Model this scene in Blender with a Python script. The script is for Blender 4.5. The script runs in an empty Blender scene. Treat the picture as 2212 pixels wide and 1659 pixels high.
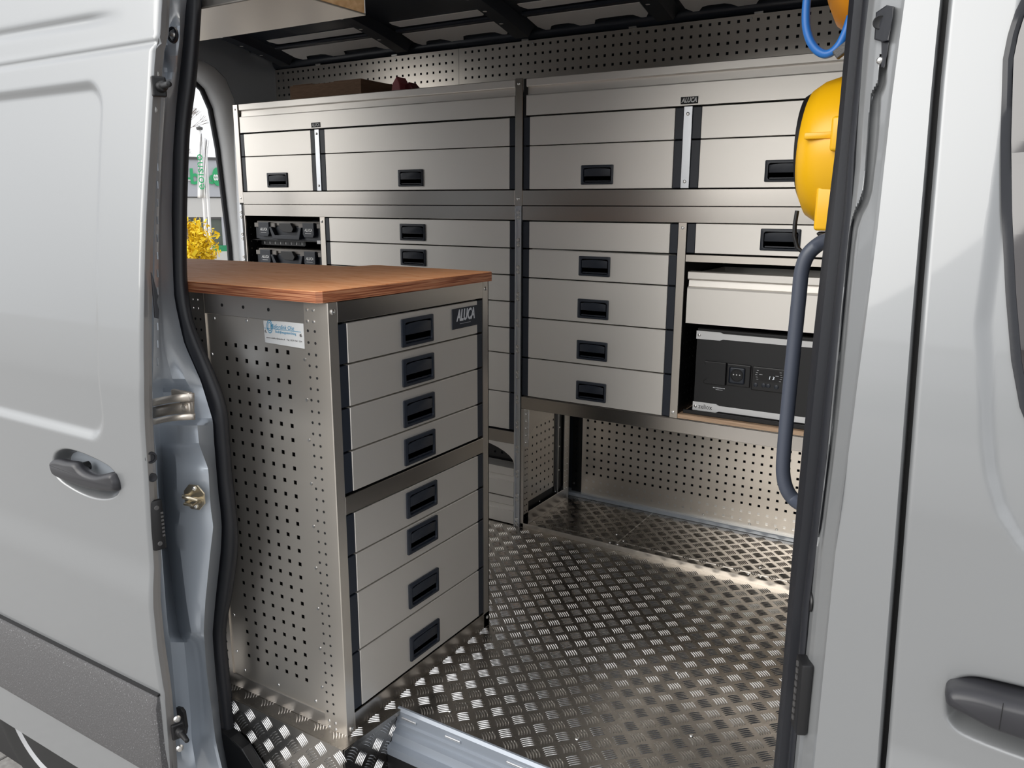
import bpy, bmesh, math, random
import numpy as np
from mathutils import Matrix, Vector
random.seed(7)
C = bpy.context.scene.collection
PI = math.pi

# ------------------------------------------------------------------ camera, world, light, exposure
F = 1736.05
CX, CY = 1106.0, 829.5
H = 1.2
_y, _t, _r = -5.49263657e-01, -2.18875247e-01, -4.10720471e-03
_f = np.array([math.sin(_y)*math.cos(_t), math.cos(_y)*math.cos(_t), math.sin(_t)])
_rt = np.array([math.cos(_y), -math.sin(_y), 0.0]); _dn = np.cross(_f, _rt)
_c, _s = math.cos(_r), math.sin(_r)
AX = np.array([_c*_rt + _s*_dn, -_s*_rt + _c*_dn, _f])
EYE = np.array([0, 0, H])
cam = bpy.data.cameras.new('camera'); camo = bpy.data.objects.new('camera', cam); C.objects.link(camo)
cam.sensor_width = 36; cam.lens = F*36/2212; cam.clip_start = 0.05; cam.clip_end = 500
m = Matrix.Identity(4)
for i in range(3):
    m[i][0] = AX[0][i]; m[i][1] = -AX[1][i]; m[i][2] = -AX[2][i]; m[i][3] = EYE[i]
camo.matrix_world = m
bpy.context.scene.camera = camo
vs = bpy.context.scene.view_settings
vs.view_transform = 'Standard'; vs.look = 'None'; vs.gamma = 1; vs.use_curve_mapping = False
vs.exposure = 0.62
W = bpy.data.worlds.new('overcast'); bpy.context.scene.world = W; W.use_nodes = True
nt = W.node_tree; bgn = nt.nodes['Background']
tc = nt.nodes.new('ShaderNodeTexCoord'); sx = nt.nodes.new('ShaderNodeSeparateXYZ')
rp = nt.nodes.new('ShaderNodeValToRGB')
nt.links.new(tc.outputs['Generated'], sx.inputs[0]); nt.links.new(sx.outputs['Z'], rp.inputs[0]); nt.links.new(rp.outputs[0], bgn.inputs[0])
rp.color_ramp.elements[0].position = 0.0; rp.color_ramp.elements[0].color = (0.80, 0.82, 0.84, 1)
rp.color_ramp.elements[1].position = 0.8; rp.color_ramp.elements[1].color = (1.0, 1.02, 1.06, 1)
bgn.inputs[1].default_value = 0.92
sun = bpy.data.lights.new('sun', 'SUN'); suno = bpy.data.objects.new('sun', sun); C.objects.link(suno)
sun.energy = 2.0; sun.angle = 1.0; sun.color = (1, 0.97, 0.92)
suno.rotation_euler = (math.radians(61), 0, math.radians(-28))   # hazy, very soft daylight from over the viewer's shoulder

# ------------------------------------------------------------------ measuring helpers (photo pixel -> point on a given world plane)
def ray(px, py):
    return ((px-CX)/F)*AX[0] + ((py-CY)/F)*AX[1] + AX[2]
def on(px, py, ax, v):
    d = ray(px, py); t = (v-EYE[ax])/d[ax]; return EYE + t*d
def tumble(z):
    return 0.15*max(0.0, z-0.85)**1.3
def onb(px, py, y0):                     # on the leaning body side that sits at y0 below the waist line
    y = y0
    for _ in range(12):
        p = on(px, py, 1, y); y = y0 + tumble(p[2])
    return on(px, py, 1, y)
def roofz(y): return 1.98 - 0.13*(y-1.9)**2
def onroof(px, py, drop=0.0):
    d = ray(px, py); lo, hi = 0.5, 6.0
    for _ in range(40):
        t = (lo+hi)/2; p = EYE+t*d
        if p[2] < roofz(p[1])-drop: lo = t
        else: hi = t
    return EYE+lo*d

# ------------------------------------------------------------------ materials
def new_mat(name, col, metal=0.0, rough=0.5, coat=0.0, brush=None, bump=0.0, var=0.0, nscale=40, spec=0.5, emit=None, alpha=None, trans=0.0, aniso=0.0):
    mt = bpy.data.materials.new(name); mt.use_nodes = True
    n = mt.node_tree.nodes; l = mt.node_tree.links; b = n['Principled BSDF']
    b.inputs['Base Color'].default_value = (*col, 1); b.inputs['Metallic'].default_value = metal
    b.inputs['Roughness'].default_value = rough; b.inputs['Coat Weight'].default_value = coat
    b.inputs['Coat Roughness'].default_value = 0.04; b.inputs['Specular IOR Level'].default_value = spec
    if trans: b.inputs['Transmission Weight'].default_value = trans
    if aniso: b.inputs['Anisotropic'].default_value = aniso
    if emit: b.inputs['Emission Color'].default_value = (*emit[0], 1); b.inputs['Emission Strength'].default_value = emit[1]
    if brush or bump or var:
        t = n.new('ShaderNodeTexCoord'); mp = n.new('ShaderNodeMapping'); nz = n.new('ShaderNodeTexNoise')
        l.new(t.outputs['Object'], mp.inputs[0]); l.new(mp.outputs[0], nz.inputs['Vector'])
        nz.inputs['Scale'].default_value = nscale; nz.inputs['Detail'].default_value = 4
        if brush: mp.inputs['Scale'].default_value = brush
        if var:
            mx = n.new('ShaderNodeMapRange'); mx.inputs['To Min'].default_value = max(0.02, rough-var); mx.inputs['To Max'].default_value = rough+var
            l.new(nz.outputs['Fac'], mx.inputs['Value']); l.new(mx.outputs[0], b.inputs['Roughness'])
        if bump:
            bp = n.new('ShaderNodeBump'); bp.inputs['Strength'].default_value = bump; bp.inputs['Distance'].default_value = 0.001
            l.new(nz.outputs['Fac'], bp.inputs['Height']); l.new(bp.outputs[0], b.inputs['Normal'])
    return mt
BX = (0.02, 1, 1)     # brushed along x
BY = (1, 0.02, 1)
BZ = (1, 1, 0.02)
M = {}
M['alu'] = new_mat('anodised aluminium front', (0.80, 0.765, 0.715), 0.72, 0.46, brush=(0.03, 0.03, 1), bump=0.03, var=0.02, nscale=900)
M['steel'] = new_mat('brushed stainless steel', (0.64, 0.60, 0.555), 0.92, 0.30, brush=(1, 1, 0.01), bump=0.015, var=0.025, nscale=1600)
M['steel_x'] = new_mat('steel rail brushed upright', (0.56, 0.525, 0.485), 1.0, 0.24, brush=(1, 1, 0.01), bump=0.015, var=0.025, nscale=1600)
M['steel_warm'] = new_mat('perforated steel sheet', (0.70, 0.65, 0.585), 0.85, 0.31, brush=(1, 1, 0.01), bump=0.015, var=0.025, nscale=1600)
M['bolt'] = new_mat('zinc bolt', (0.75, 0.74, 0.72), 1.0, 0.3)
M['plate'] = new_mat('checker plate aluminium', (0.42, 0.395, 0.365), 1.0, 0.28, bump=0.12, var=0.08, nscale=30)
M['bar'] = new_mat('checker plate ribs', (0.86, 0.84, 0.81), 1.0, 0.20)
M['dark'] = new_mat('blue black plastic', (0.016, 0.021, 0.032), 0.0, 0.42, bump=0.1, nscale=900)
M['black'] = new_mat('black plastic', (0.008, 0.008, 0.009), 0.0, 0.4)
M['shadow'] = new_mat('black parts and gap shade', (0.006, 0.006, 0.007), 0.0, 0.6)  # near black standing in for shade in gaps and holes; also black parts
M['rubber'] = new_mat('door rubber', (0.012, 0.013, 0.017), 0.0, 0.38, bump=0.1, nscale=200)
M['paint'] = new_mat('silver van paint', (0.255, 0.262, 0.268), 0.4, 0.38, coat=0.7)
M['jamb'] = new_mat('silver paint with frame shade tint', (0.43, 0.47, 0.52), 0.35, 0.33, coat=0.7)  # same silver paint as outside; blue tint of frame shade put into base colour
M['doorface'] = new_mat('door edge paint', (0.26, 0.255, 0.255), 0.4, 0.35, coat=0.4)
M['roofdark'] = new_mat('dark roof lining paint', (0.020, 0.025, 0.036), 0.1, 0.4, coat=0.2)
M['rooflight'] = new_mat('bare roof panel paint', (0.82, 0.80, 0.77), 0.0, 0.4)
M['grip'] = new_mat('grey blue handle coating', (0.055, 0.064, 0.088), 0.0, 0.42)
M['yellow'] = new_mat('yellow plastic', (0.80, 0.43, 0.004), 0.0, 0.34, bump=0.05, nscale=200)
M['amber'] = new_mat('amber plastic', (0.72, 0.28, 0.01), 0.0, 0.35)
M['bluehose'] = new_mat('blue hose', (0.02, 0.16, 0.52), 0.0, 0.38)
M['white'] = new_mat('white print', (0.75, 0.75, 0.75), 0.0, 0.5)
M['logo'] = new_mat('light grey print', (0.62, 0.63, 0.66), 0.0, 0.5)
M['redpack'] = new_mat('pink red wrapper', (0.5, 0.12, 0.13), 0.0, 0.5)
M['glassdark'] = new_mat('dark window glass', (0.035, 0.03, 0.03), 0.0, 0.05, coat=1)
M['clear'] = new_mat('smoky clear lid', (0.28, 0.26, 0.24), 0.0, 0.15)
M['sill'] = new_mat('blue grey sill paint', (0.27, 0.30, 0.345), 0.3, 0.4, coat=0.3)
M['zinc'] = new_mat('yellow zinc plated steel', (0.62, 0.55, 0.42), 1.0, 0.33)
M['brassy'] = new_mat('nickel steel hinge', (0.60, 0.55, 0.49), 0.85, 0.42, var=0.06, bump=0.1)
M['alusoft'] = new_mat('matt aluminium profile', (0.66, 0.68, 0.71), 0.9, 0.35)
M['plasticgrey'] = new_mat('dusty grey rub strip', (0.075, 0.073, 0.073), 0.0, 0.45, bump=0.7, nscale=350)

def nodes_mat(name):
    mt = bpy.data.materials.new(name); mt.use_nodes = True
    return mt, mt.node_tree.nodes, mt.node_tree.links, mt.node_tree.nodes['Principled BSDF']
def ramp_mat(name, cols, scale, mapscale, rough=0.5, bump=0.0, detail=6, dist=0.0, coat=0.0, metal=0.0):
    mt, n, l, b = nodes_mat(name)
    t = n.new('ShaderNodeTexCoord'); mp = n.new('ShaderNodeMapping'); nz = n.new('ShaderNodeTexNoise'); r = n.new('ShaderNodeValToRGB')
    l.new(t.outputs['Object'], mp.inputs[0]); mp.inputs['Scale'].default_value = mapscale
    l.new(mp.outputs[0], nz.inputs['Vector']); nz.inputs['Scale'].default_value = scale; nz.inputs['Detail'].default_value = detail; nz.inputs['Distortion'].default_value = dist
    l.new(nz.outputs['Fac'], r.inputs[0]); l.new(r.outputs[0], b.inputs['Base Color'])
    e = r.color_ramp.elements; e[0].position = cols[0][0]; e[0].color = (*cols[0][1], 1); e[1].position = cols[-1][0]; e[1].color = (*cols[-1][1], 1)
    for p, c in cols[1:-1]: q = e.new(p); q.color = (*c, 1)
    b.inputs['Roughness'].default_value = rough; b.inputs['Coat Weight'].default_value = coat; b.inputs['Metallic'].default_value = metal
    if bump:
        bp = n.new('ShaderNodeBump'); bp.inputs['Strength'].default_value = bump; bp.inputs['Distance'].default_value = 0.002
        l.new(nz.outputs['Fac'], bp.inputs['Height']); l.new(bp.outputs[0], b.inputs['Normal'])
    return mt
M['ply_top'] = ramp_mat('varnished plywood face', [(0.3, (0.80, 0.31, 0.12)), (0.5, (0.92, 0.42, 0.19)), (0.72, (0.96, 0.52, 0.27))], 9, (1, 6, 1), 0.6, 0.03, dist=1.5)
M['ply_top'].node_tree.nodes['Principled BSDF'].inputs['Specular IOR Level'].default_value = 0.25
M['ply_edge'] = ramp_mat('plywood edge layers', [(0.36, (0.20, 0.055, 0.025)), (0.5, (0.42, 0.15, 0.07)), (0.62, (0.55, 0.25, 0.13))], 5, (1.5, 1.5, 75), 0.45, 0.1, detail=2)
M['pale_ply'] = ramp_mat('pale plywood', [(0.35, (0.55, 0.30, 0.13)), (0.65, (0.80, 0.52, 0.28))], 6, (1, 6, 8), 0.45)
M['wood_shelf'] = ramp_mat('shelf plywood edge', [(0.35, (0.42, 0.27, 0.17)), (0.65, (0.60, 0.42, 0.28))], 8, (1, 1, 40), 0.5)
M['rubstrip'] = ramp_mat('dusty grey rub strip', [(0.3, (0.075, 0.073, 0.075)), (0.62, (0.10, 0.098, 0.10)), (0.72, (0.30, 0.30, 0.31))], 420, (1, 1, 0.7), 0.5, 0.2, detail=3)
M['card'] = ramp_mat('brown cardboard', [(0.3, (0.24, 0.145, 0.09)), (0.7, (0.31, 0.19, 0.12))], 30, (1, 1, 4), 0.85)
M['ground'] = ramp_mat('concrete paving', [(0.3, (0.27, 0.26, 0.25)), (0.7, (0.40, 0.39, 0.375))], 60, (1, 1, 1), 0.9, 0.4)
M['facade'] = new_mat('grey facade cladding', (0.42, 0.43, 0.46), 0.0, 0.6)
M['facade_light'] = new_mat('pale cladding', (0.55, 0.54, 0.52), 0.0, 0.6)
M['brick'] = ramp_mat('red brown brick', [(0.35, (0.20, 0.075, 0.05)), (0.65, (0.30, 0.13, 0.09))], 14, (1, 1, 3), 0.8)
M['green'] = new_mat('green sign', (0.03, 0.36, 0.14), 0.0, 0.5)
M['greendark'] = new_mat('green band', (0.02, 0.25, 0.11), 0.0, 0.5)
M['bgglass'] = new_mat('shop window glass', (0.10, 0.12, 0.10), 0.0, 0.08)
M['leaf'] = new_mat('yellow blossom', (0.80, 0.56, 0.01), 0.0, 0.6)
M['twig'] = new_mat('bare twig', (0.22, 0.18, 0.16), 0.0, 0.8)
M['cloth'] = new_mat('white flag cloth', (0.75, 0.75, 0.75), 0.0, 0.7)
M['pole'] = new_mat('white pole', (0.7, 0.7, 0.7), 0.0, 0.4)
M['tyre'] = new_mat('tyre rubber', (0.012, 0.012, 0.012), 0.0, 0.7)
M['rim'] = new_mat('silver wheel rim', (0.5, 0.51, 0.53), 0.8, 0.35)
M['hedge'] = ramp_mat('dark hedge', [(0.3, (0.03, 0.05, 0.02)), (0.7, (0.08, 0.11, 0.04))], 4, (1, 1, 1), 0.9, 0.8)
M['blueprint'] = new_mat('blue print', (0.04, 0.25, 0.42), 0.0, 0.5)
M['label'] = new_mat('white label plate', (0.70, 0.71, 0.71), 0.1, 0.35)
M['lcd'] = new_mat('display digits', (0.4, 0.42, 0.45), emit=((0.7, 0.75, 0.8), 0.5))

# ------------------------------------------------------------------ mesh helpers
class Fr:                                   # local frame: u along, w outwards, v up
    def __init__(s, o, u, w, v=(0, 0, 1)):
        s.o = Vector(o); s.u = Vector(u); s.w = Vector(w); s.v = Vector(v)
    def p(s, u, w, v): return s.o + s.u*u + s.w*w + s.v*v
WF = Fr((0, 0, 0), (1, 0, 0), (0, 1, 0))     # world
class MB:
    def __init__(s, fr=WF): s.bm = bmesh.new(); s.fr = fr
    def box(s, u0, u1, w0, w1, v0, v1, bev=0.0, seg=1):
        P = [s.bm.verts.new(s.fr.p(u, w, v)) for v in (v0, v1) for w in (w0, w1) for u in (u0, u1)]
        fs = [s.bm.faces.new([P[i] for i in f]) for f in ((0, 1, 3, 2), (4, 6, 7, 5), (0, 4, 5, 1), (2, 3, 7, 6), (0, 2, 6, 4), (1, 5, 7, 3))]
        if bev:
            es = list({e for f in fs for e in f.edges})
            bmesh.ops.bevel(s.bm, geom=es, offset=bev, segments=seg, affect='EDGES', profile=0.5)
        return s
    def poly(s, pts2, w0, w1, bev=0.0, ax='w'):   # polygon in (u,v) extruded in w, or in (w,v) extruded in u, or (u,w) in v
        def q(a, b, c):
            return s.fr.p(a, c, b) if ax == 'w' else (s.fr.p(c, a, b) if ax == 'u' else s.fr.p(a, b, c))
        A = [s.bm.verts.new(q(a, b, w0)) for a, b in pts2]; B = [s.bm.verts.new(q(a, b, w1)) for a, b in pts2]
        n = len(A); fs = [s.bm.faces.new(A), s.bm.faces.new(list(reversed(B)))]
        for i in range(n): fs.append(s.bm.faces.new([A[i], B[i], B[(i+1) % n], A[(i+1) % n]]))
        if bev:
            es = list(fs[0].edges)+list(fs[1].edges)
            bmesh.ops.bevel(s.bm, geom=es, offset=bev, segments=2, affect='EDGES', profile=0.5)
        return s
    def cyl(s, c, ax, r0, h, r1=None, n=16, hole=0):   # c in frame coords, ax 0/1/2 = u/w/v
        r1 = r0 if r1 is None else r1
        return s.lathe(c, ax, [(0, 0), (0, r0), (h, r1), (h, 0)], n)
    def lathe(s, c, ax, prof, n=24):           # prof = [(along, radius)]
        rings = []
        for a, r in prof:
            ring = []
            if r == 0:
                k = [0, 0, 0]; k[ax] = a
                ring = [s.bm.verts.new(s.fr.p(c[0]+k[0], c[1]+k[1], c[2]+k[2]))]
            else:
                for i in range(n):
                    t = 2*PI*i/n; k = [0, 0, 0]; k[ax] = a; k[(ax+1) % 3] = r*math.cos(t); k[(ax+2) % 3] = r*math.sin(t)
                    ring.append(s.bm.verts.new(s.fr.p(c[0]+k[0], c[1]+k[1], c[2]+k[2])))
            rings.append(ring)
        for A, B in zip(rings, rings[1:]):
            if len(A) == 1 and len(B) == 1: continue
            for i in range(n):
                j = (i+1) % n
                if len(A) == 1: s.bm.faces.new([A[0], B[i], B[j]])
                elif len(B) == 1: s.bm.faces.new([A[i], B[0], A[j]])
                else: s.bm.faces.new([A[i], B[i], B[j], A[j]])
        return s
    def tube(s, pts, r, n=10, caps=True, flat=1.0):        # world points
        P = [Vector(p) for p in pts]; rr = r if hasattr(r, '__len__') else [r]*len(P)
        up = Vector((0, 1, 0)); rings = []
        for i, p in enumerate(P):
            t = (P[min(i+1, len(P)-1)]-P[max(i-1, 0)]).normalized()
            a = up - t*up.dot(t)
            if a.length < 1e-3: a = Vector((1, 0, 0)) - t*t.x
            a.normalize(); b = t.cross(a)
            rings.append([s.bm.verts.new(p + a*(rr[i]*flat*math.cos(2*PI*k/n)) + b*(rr[i]*math.sin(2*PI*k/n))) for k in range(n)])
        for A, B in zip(rings, rings[1:]):
            for k in range(n): s.bm.faces.new([A[k], A[(k+1) % n], B[(k+1) % n], B[k]])
        if caps: s.bm.faces.new(list(reversed(rings[0]))); s.bm.faces.new(rings[-1])
        return s
    def grid(s, rows):                          # rows of world points
        V = [[s.bm.verts.new(Vector(p)) for p in r] for r in rows]
        for a, b in zip(V, V[1:]):
            for i in range(len(a)-1): s.bm.faces.new([a[i], a[i+1], b[i+1], b[i]])
        return s
    def build(s, name, mat, parent=None, smooth=None, thick=None, **props):
        bmesh.ops.recalc_face_normals(s.bm, faces=s.bm.faces)
        me = bpy.data.meshes.new(name); s.bm.to_mesh(me); s.bm.free()
        me.materials.append(M[mat] if isinstance(mat, str) else mat)
        o = bpy.data.objects.new(name, me); C.objects.link(o)
        if smooth is not None:
            me.polygons.foreach_set('use_smooth', [True]*len(me.polygons))
            md = o.modifiers.new('EdgeSplit', 'EDGE_SPLIT'); md.split_angle = math.radians(smooth)
        if thick: md = o.modifiers.new('Solidify', 'SOLIDIFY'); md.thickness = thick; md.offset = 0
        if parent: o.parent = parent; o.matrix_parent_inverse = parent.matrix_world.inverted() if False else Matrix.Translation(-parent.location)
        for k, v in props.items(): o[k] = v
        return o
def thing(name, label, cat, loc=(0, 0, 0), group=None):
    o = bpy.data.objects.new(name, None); C.objects.link(o); o.location = loc; o.empty_display_size = 0.05
    o['label'] = label; o['category'] = cat
    if group: o['group'] = group
    return o
def rawmesh(name, V, Fc, mat, parent=None, smooth=False, **props):
    me = bpy.data.meshes.new(name); me.from_pydata(V, [], Fc); me.update()
    me.materials.append(M[mat])
    if smooth: me.polygons.foreach_set('use_smooth', [True]*len(me.polygons))
    o = bpy.data.objects.new(name, me); C.objects.link(o)
    if parent: o.parent = parent; o.matrix_parent_inverse = Matrix.Translation(-parent.location)
    for k, v in props.items(): o[k] = v
    return o
def text(name, s, size, mat, fr, u, w, v, parent, width=None, shear=0.0, bold=0.0, rot=0.0, **props):
    cu = bpy.data.curves.new(name, 'FONT'); cu.body = s; cu.size = size; cu.extrude = 0.0003; cu.shear = shear; cu.offset = bold
    cu.align_x = 'CENTER'; cu.align_y = 'CENTER'; cu.resolution_u = 2
    tmp = bpy.data.objects.new('tmp', cu); C.objects.link(tmp)
    dg = bpy.context.evaluated_depsgraph_get(); me = bpy.data.meshes.new_from_object(tmp.evaluated_get(dg))
    bpy.data.objects.remove(tmp)
    xs = [q.co.x for q in me.vertices]; k = 1.0
    if width: k = width/(max(xs)-min(xs))
    cr, sr = math.cos(rot), math.sin(rot)
    for q in me.vertices:
        x, y, z = q.co.x*k, q.co.y, q.co.z
        x, y = x*cr-y*sr, x*sr+y*cr
        q.co = fr.p(u+x, w+z, v+y)
    me.name = name; me.materials.clear(); me.materials.append(M[mat])
    o = bpy.data.objects.new(name, me); C.objects.link(o)
    if parent: o.parent = parent; o.matrix_parent_inverse = Matrix.Translation(-parent.location)
    for a, b in props.items(): o[a] = b
    return o
def perf(name, fr, u0, u1, v0, v1, holes_u, holes_v, hs, thick, mat, parent=None, w=0.0, skip=None, **props):
    """sheet with real square holes; w is the outer face, the thickness goes inwards"""
    us = [u0]; vsq = [v0]
    for h in holes_u: us += [h-hs/2, h+hs/2]
    for h in holes_v: vsq += [h-hs/2, h+hs/2]
    us.append(u1); vsq.append(v1)
    nu, nv = len(us), len(vsq); V = []; Fc = []
    for d in (0, 1):
        for b in vsq:
            for a in us: V.append(tuple(fr.p(a, w-d*thick, b)))
    N = nu*nv
    for j in range(nv-1):
        for i in range(nu-1):
            a = j*nu+i; q = [a, a+1, a+1+nu, a+nu]
            hole = (i % 2 == 1) and (j % 2 == 1) and not (skip and skip(us[i], vsq[j]))
            if hole:
                for k in range(4):
                    x, y = q[k], q[(k+1) % 4]; Fc.append((x, y, y+N, x+N))
            else:
                Fc.append(tuple(q)); Fc.append(tuple(x+N for x in reversed(q)))
    return rawmesh(name, V, Fc, mat, parent, **props)
def screw(name, fr, u, w, v, r, parent, mat='bolt', **props):
    mb = MB(fr); mb.lathe((u, w, v), 1, [(0, r), (r*0.35, r*0.95), (r*0.6, r*0.6), (r*0.6, r*0.3), (r*0.35, r*0.28), (r*0.35, 0)], 12)
    return mb.build(name, mat, parent, smooth=40, **props)
def rivets(name, fr, pts, r, w, parent, mat='bolt'):
    mb = MB(fr)
    for u, v in pts: mb.lathe((u, w, v), 1, [(0, r), (r*0.4, r*0.8), (r*0.5, 0)], 8)
    return mb.build(name, mat, parent, smooth=50, kind='stuff')
def discs(name, fr, pts, r, w, parent, mat='shadow'):      # flat near-black discs stand in for shade inside round punched holes
    mb = MB(fr)
    for u, v in pts: mb.lathe((u, w, v), 1, [(0.0002, r), (0.0005, r), (0.0005, 0)], 8)
    return mb.build(name, mat, parent, kind='stuff')

# ------------------------------------------------------------------ checker plate ribs
LAT = 0.0297
def ribs(name, fr, region, cu, cv, rng, parent, mat='bar'):
    """groups of five lens-shaped bars on a 45 degree checkerboard, in the plane w=0 of fr (u, v in-plane, w out)"""
    V = []; Fc = []; L = 0.0163; sp = 0.0066; hw = 0.0018; hh = 0.0019
    secs = [(-1, 0.0), (-0.72, 0.72), (-0.3, 1.0), (0.3, 1.0), (0.72, 0.72), (1, 0.0)]
    r2 = math.sqrt(0.5)
    for i in range(-rng, rng+1):
        for j in range(-rng, rng+1):
            gu = cu + LAT*(i+j); gv = cv + LAT*(i-j)
            if not region(gu, gv): continue
            par = (i+j) % 2
            d = (r2, r2) if par == 0 else (r2, -r2); e = (-d[1], d[0])
            for k in range(-2, 3):
                base = len(V)
                for t, wd in secs:
                    bow = 0.0022*(1-t*t)
                    if wd == 0:
                        a = L*t; c = sp*k+bow
                        V.append(tuple(fr.p(gu+d[0]*a+e[0]*c, 0.0001, gv+d[1]*a+e[1]*c)))
                    else:
                        for o, hgt in ((-1, 0), (-0.55, 0.8), (0, 1), (0.55, 0.8), (1, 0)):
                            a = L*t; c = sp*k+bow+hw*wd*o
                            V.append(tuple(fr.p(gu+d[0]*a+e[0]*c, 0.0001+hh*wd*hgt, gv+d[1]*a+e[1]*c)))
                s0 = base+1
                for q in range(4): Fc.append((base, s0+q+1, s0+q))
                for z in range(3):
                    for q in range(4):
                        a = s0+z*5+q; Fc.append((a, a+1, a+6, a+5))
                last = s0+20
                for q in range(4): Fc.append((last, s0+15+q, s0+15+q+1))
    return rawmesh(name, V, Fc, mat, parent, smooth=True, kind='stuff')

# ================================================================== SETTING: floor, walls, roof of the van
YB, ZS = 1.15, 0.0
floor_poly = [(-3.15, 1.16), (-1.15, 1.16), (-1.135, 1.345), (-0.12, 1.345), (-0.12, 2.93), (-3.15, 2.93)]
mb = MB(); mb.poly(floor_poly, -0.012, 0.0, ax='v')
floor = mb.build('floor', 'plate', kind='structure', label='brown grey checker plate aluminium floor inside the van')
HF = Fr((0, 0, 0), (1, 0, 0), (0, 0, 1), (0, 1, 0))    # horizontal frame: v = y, w = up
def reg_floor(x, y):
    if not (-2.2 < x < -0.16 and 1.17 < y < 2.455): return False
    if y < 1.36 and x > -1.15: return False
    if x < -1.2 and 1.25 < y < 1.75: return False
    return True
ribs('tread_ribs', HF, reg_floor, -0.9896, 1.5783, 45, floor)
def reg_nook(x, y): return -1.46 < x < -0.16 and 2.50 < y < 2.875
ribs('tread_ribs', HF, reg_nook, -0.9896, 1.5700, 60, floor, 'plate')
mb = MB(); mb.box(-1.10, -1.098, 2.49, 2.885, 0.0, 0.0012); mb.box(-1.46, -0.2, 2.545, 2.547, 0.0, 0.0012)
mb.build('plate_joint', 'bolt', floor)
rivets('rivets', HF, [(-1.09, 2.52), (-1.12, 2.52), (-1.085, 2.56), (-1.13, 2.6), (-0.62, 2.53), (-0.58, 2.53), (-0.60, 2.6), (-0.9, 1.9), (-0.72, 1.47), (-1.03, 1.40), (-0.5, 1.62), (-0.62, 1.85)], 0.005, 0.001, floor)

# step riser in checker plate under the bench corner
mb = MB(); mb.box(-3.15, -1.148, 1.157, 1.162, -0.42, -0.001)
rs = mb.build('trim_1', 'plate', kind='structure', label='checker plate riser below the near edge of the floor, left of the door step')
RF = Fr((0, 1.157, 0), (1, 0, 0), (0, -1, 0))
ribs('tread_ribs', RF, lambda u, v: -1.9 < u < -1.16 and -0.38 < v < -0.018, -1.31, -0.055, 30, rs)
mb = MB(); mb.poly([(1.157, -0.42), (1.157, -0.001), (1.345, -0.001), (1.345, -0.42)], -1.152, -1.147, ax='u')
rs2 = mb.build('trim_2', 'plate', kind='structure', label='checker plate return of the riser facing the door step')
RF2 = Fr((-1.147, 0, 0), (0, 1, 0), (1, 0, 0))
ribs('tread_ribs', RF2, lambda u, v: 1.175 < u < 1.33 and -0.38 < v < -0.02, 1.21, -0.055, 30, rs2)

# step well and sill
mb = MB()
mb.poly([(1.35, 0.003), (1.345, 0.003), (1.340, -0.004), (1.340, -0.030), (1.334, -0.033), (1.334, -0.050), (1.322, -0.054), (1.318, -0.075), (1.30, -0.078), (1.30, -0.10), (1.35, -0.10)], -1.146, -0.12, ax='u')
sill = mb.build('trim_3', 'sill', kind='structure', label='silver painted sill rail along the near edge of the floor in the doorway')
for x0 in (-1.13, -1.0, -0.83, -0.62, -0.4):
    mb = MB(); mb.box(x0, x0+0.045 if x0 < -0.9 else x0+0.14, 1.336, 1.3405, -0.021, -0.014, 0.002, 2); mb.build('pressed_slot', 'alusoft', sill)
mb = MB(); mb.box(-1.146, -0.12, 0.98, 1.30, -0.27, -0.25, 0.004); mb.box(-1.146, -0.12, 1.30, 1.33, -0.27, -0.10)
for k in range(14): mb.box(-1.12, -0.15, 1.0+k*0.02, 1.008+k*0.02, -0.25, -0.246)
mb.build('trim_4', 'black', kind='structure', label='black ribbed plastic entrance step below the floor')
mb = MB(); mb.box(-3.3, 0.4, 1.03, 1.16, -0.45, -0.28); mb.build('trim_5', 'black', kind='structure', label='dark underbody rail below the step')
mb = MB()
mb.poly([(-1.56, -0.07), (-1.50, -0.085), (-1.46, -0.10), (-1.41, -0.15), (-1.30, -0.20), (-1.20, -0.24), (-1.14, -0.25), (-1.14, -0.28), (-1.56, -0.28)], 1.125, 1.155, 0.004)
mb.build('trim_6', 'black', kind='structure', label='black plastic end of the step beneath the checker plate riser')

# walls
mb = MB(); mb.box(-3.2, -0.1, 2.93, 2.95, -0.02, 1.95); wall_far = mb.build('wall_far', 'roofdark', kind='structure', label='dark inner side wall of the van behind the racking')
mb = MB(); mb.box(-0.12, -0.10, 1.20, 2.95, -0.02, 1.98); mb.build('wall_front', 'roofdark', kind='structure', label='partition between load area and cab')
mb = MB(); mb.box(-3.15, -0.15, 2.878, 2.93, -0.001, 0.016, 0.003); mb.build('baseboard_far', 'jamb', kind='structure', label='grey blue painted body strip at the foot of the far perforated sheet')
# near body side behind the open sliding door
mb = MB(); rows = []
for z in np.linspace(0.06, 2.0, 26): rows.append([(x, 1.08+tumble(z), z) for x in (-3.25, -2.4, -1.62)])
mb.grid(rows); mb.build('wall_near', 'jamb', kind='structure', thick=0.02, label='near body side of the van behind the open sliding door')
# header above the door opening
mb = MB(); mb.poly([(1.12, 1.90), (1.30, 1.82), (1.36, 1.90), (1.36, 2.02), (1.12, 2.02)], -3.2, 0.4, ax='u'); mb.build('trim_7', 'jamb', kind='structure', label='body header above the sliding door opening')

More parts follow.
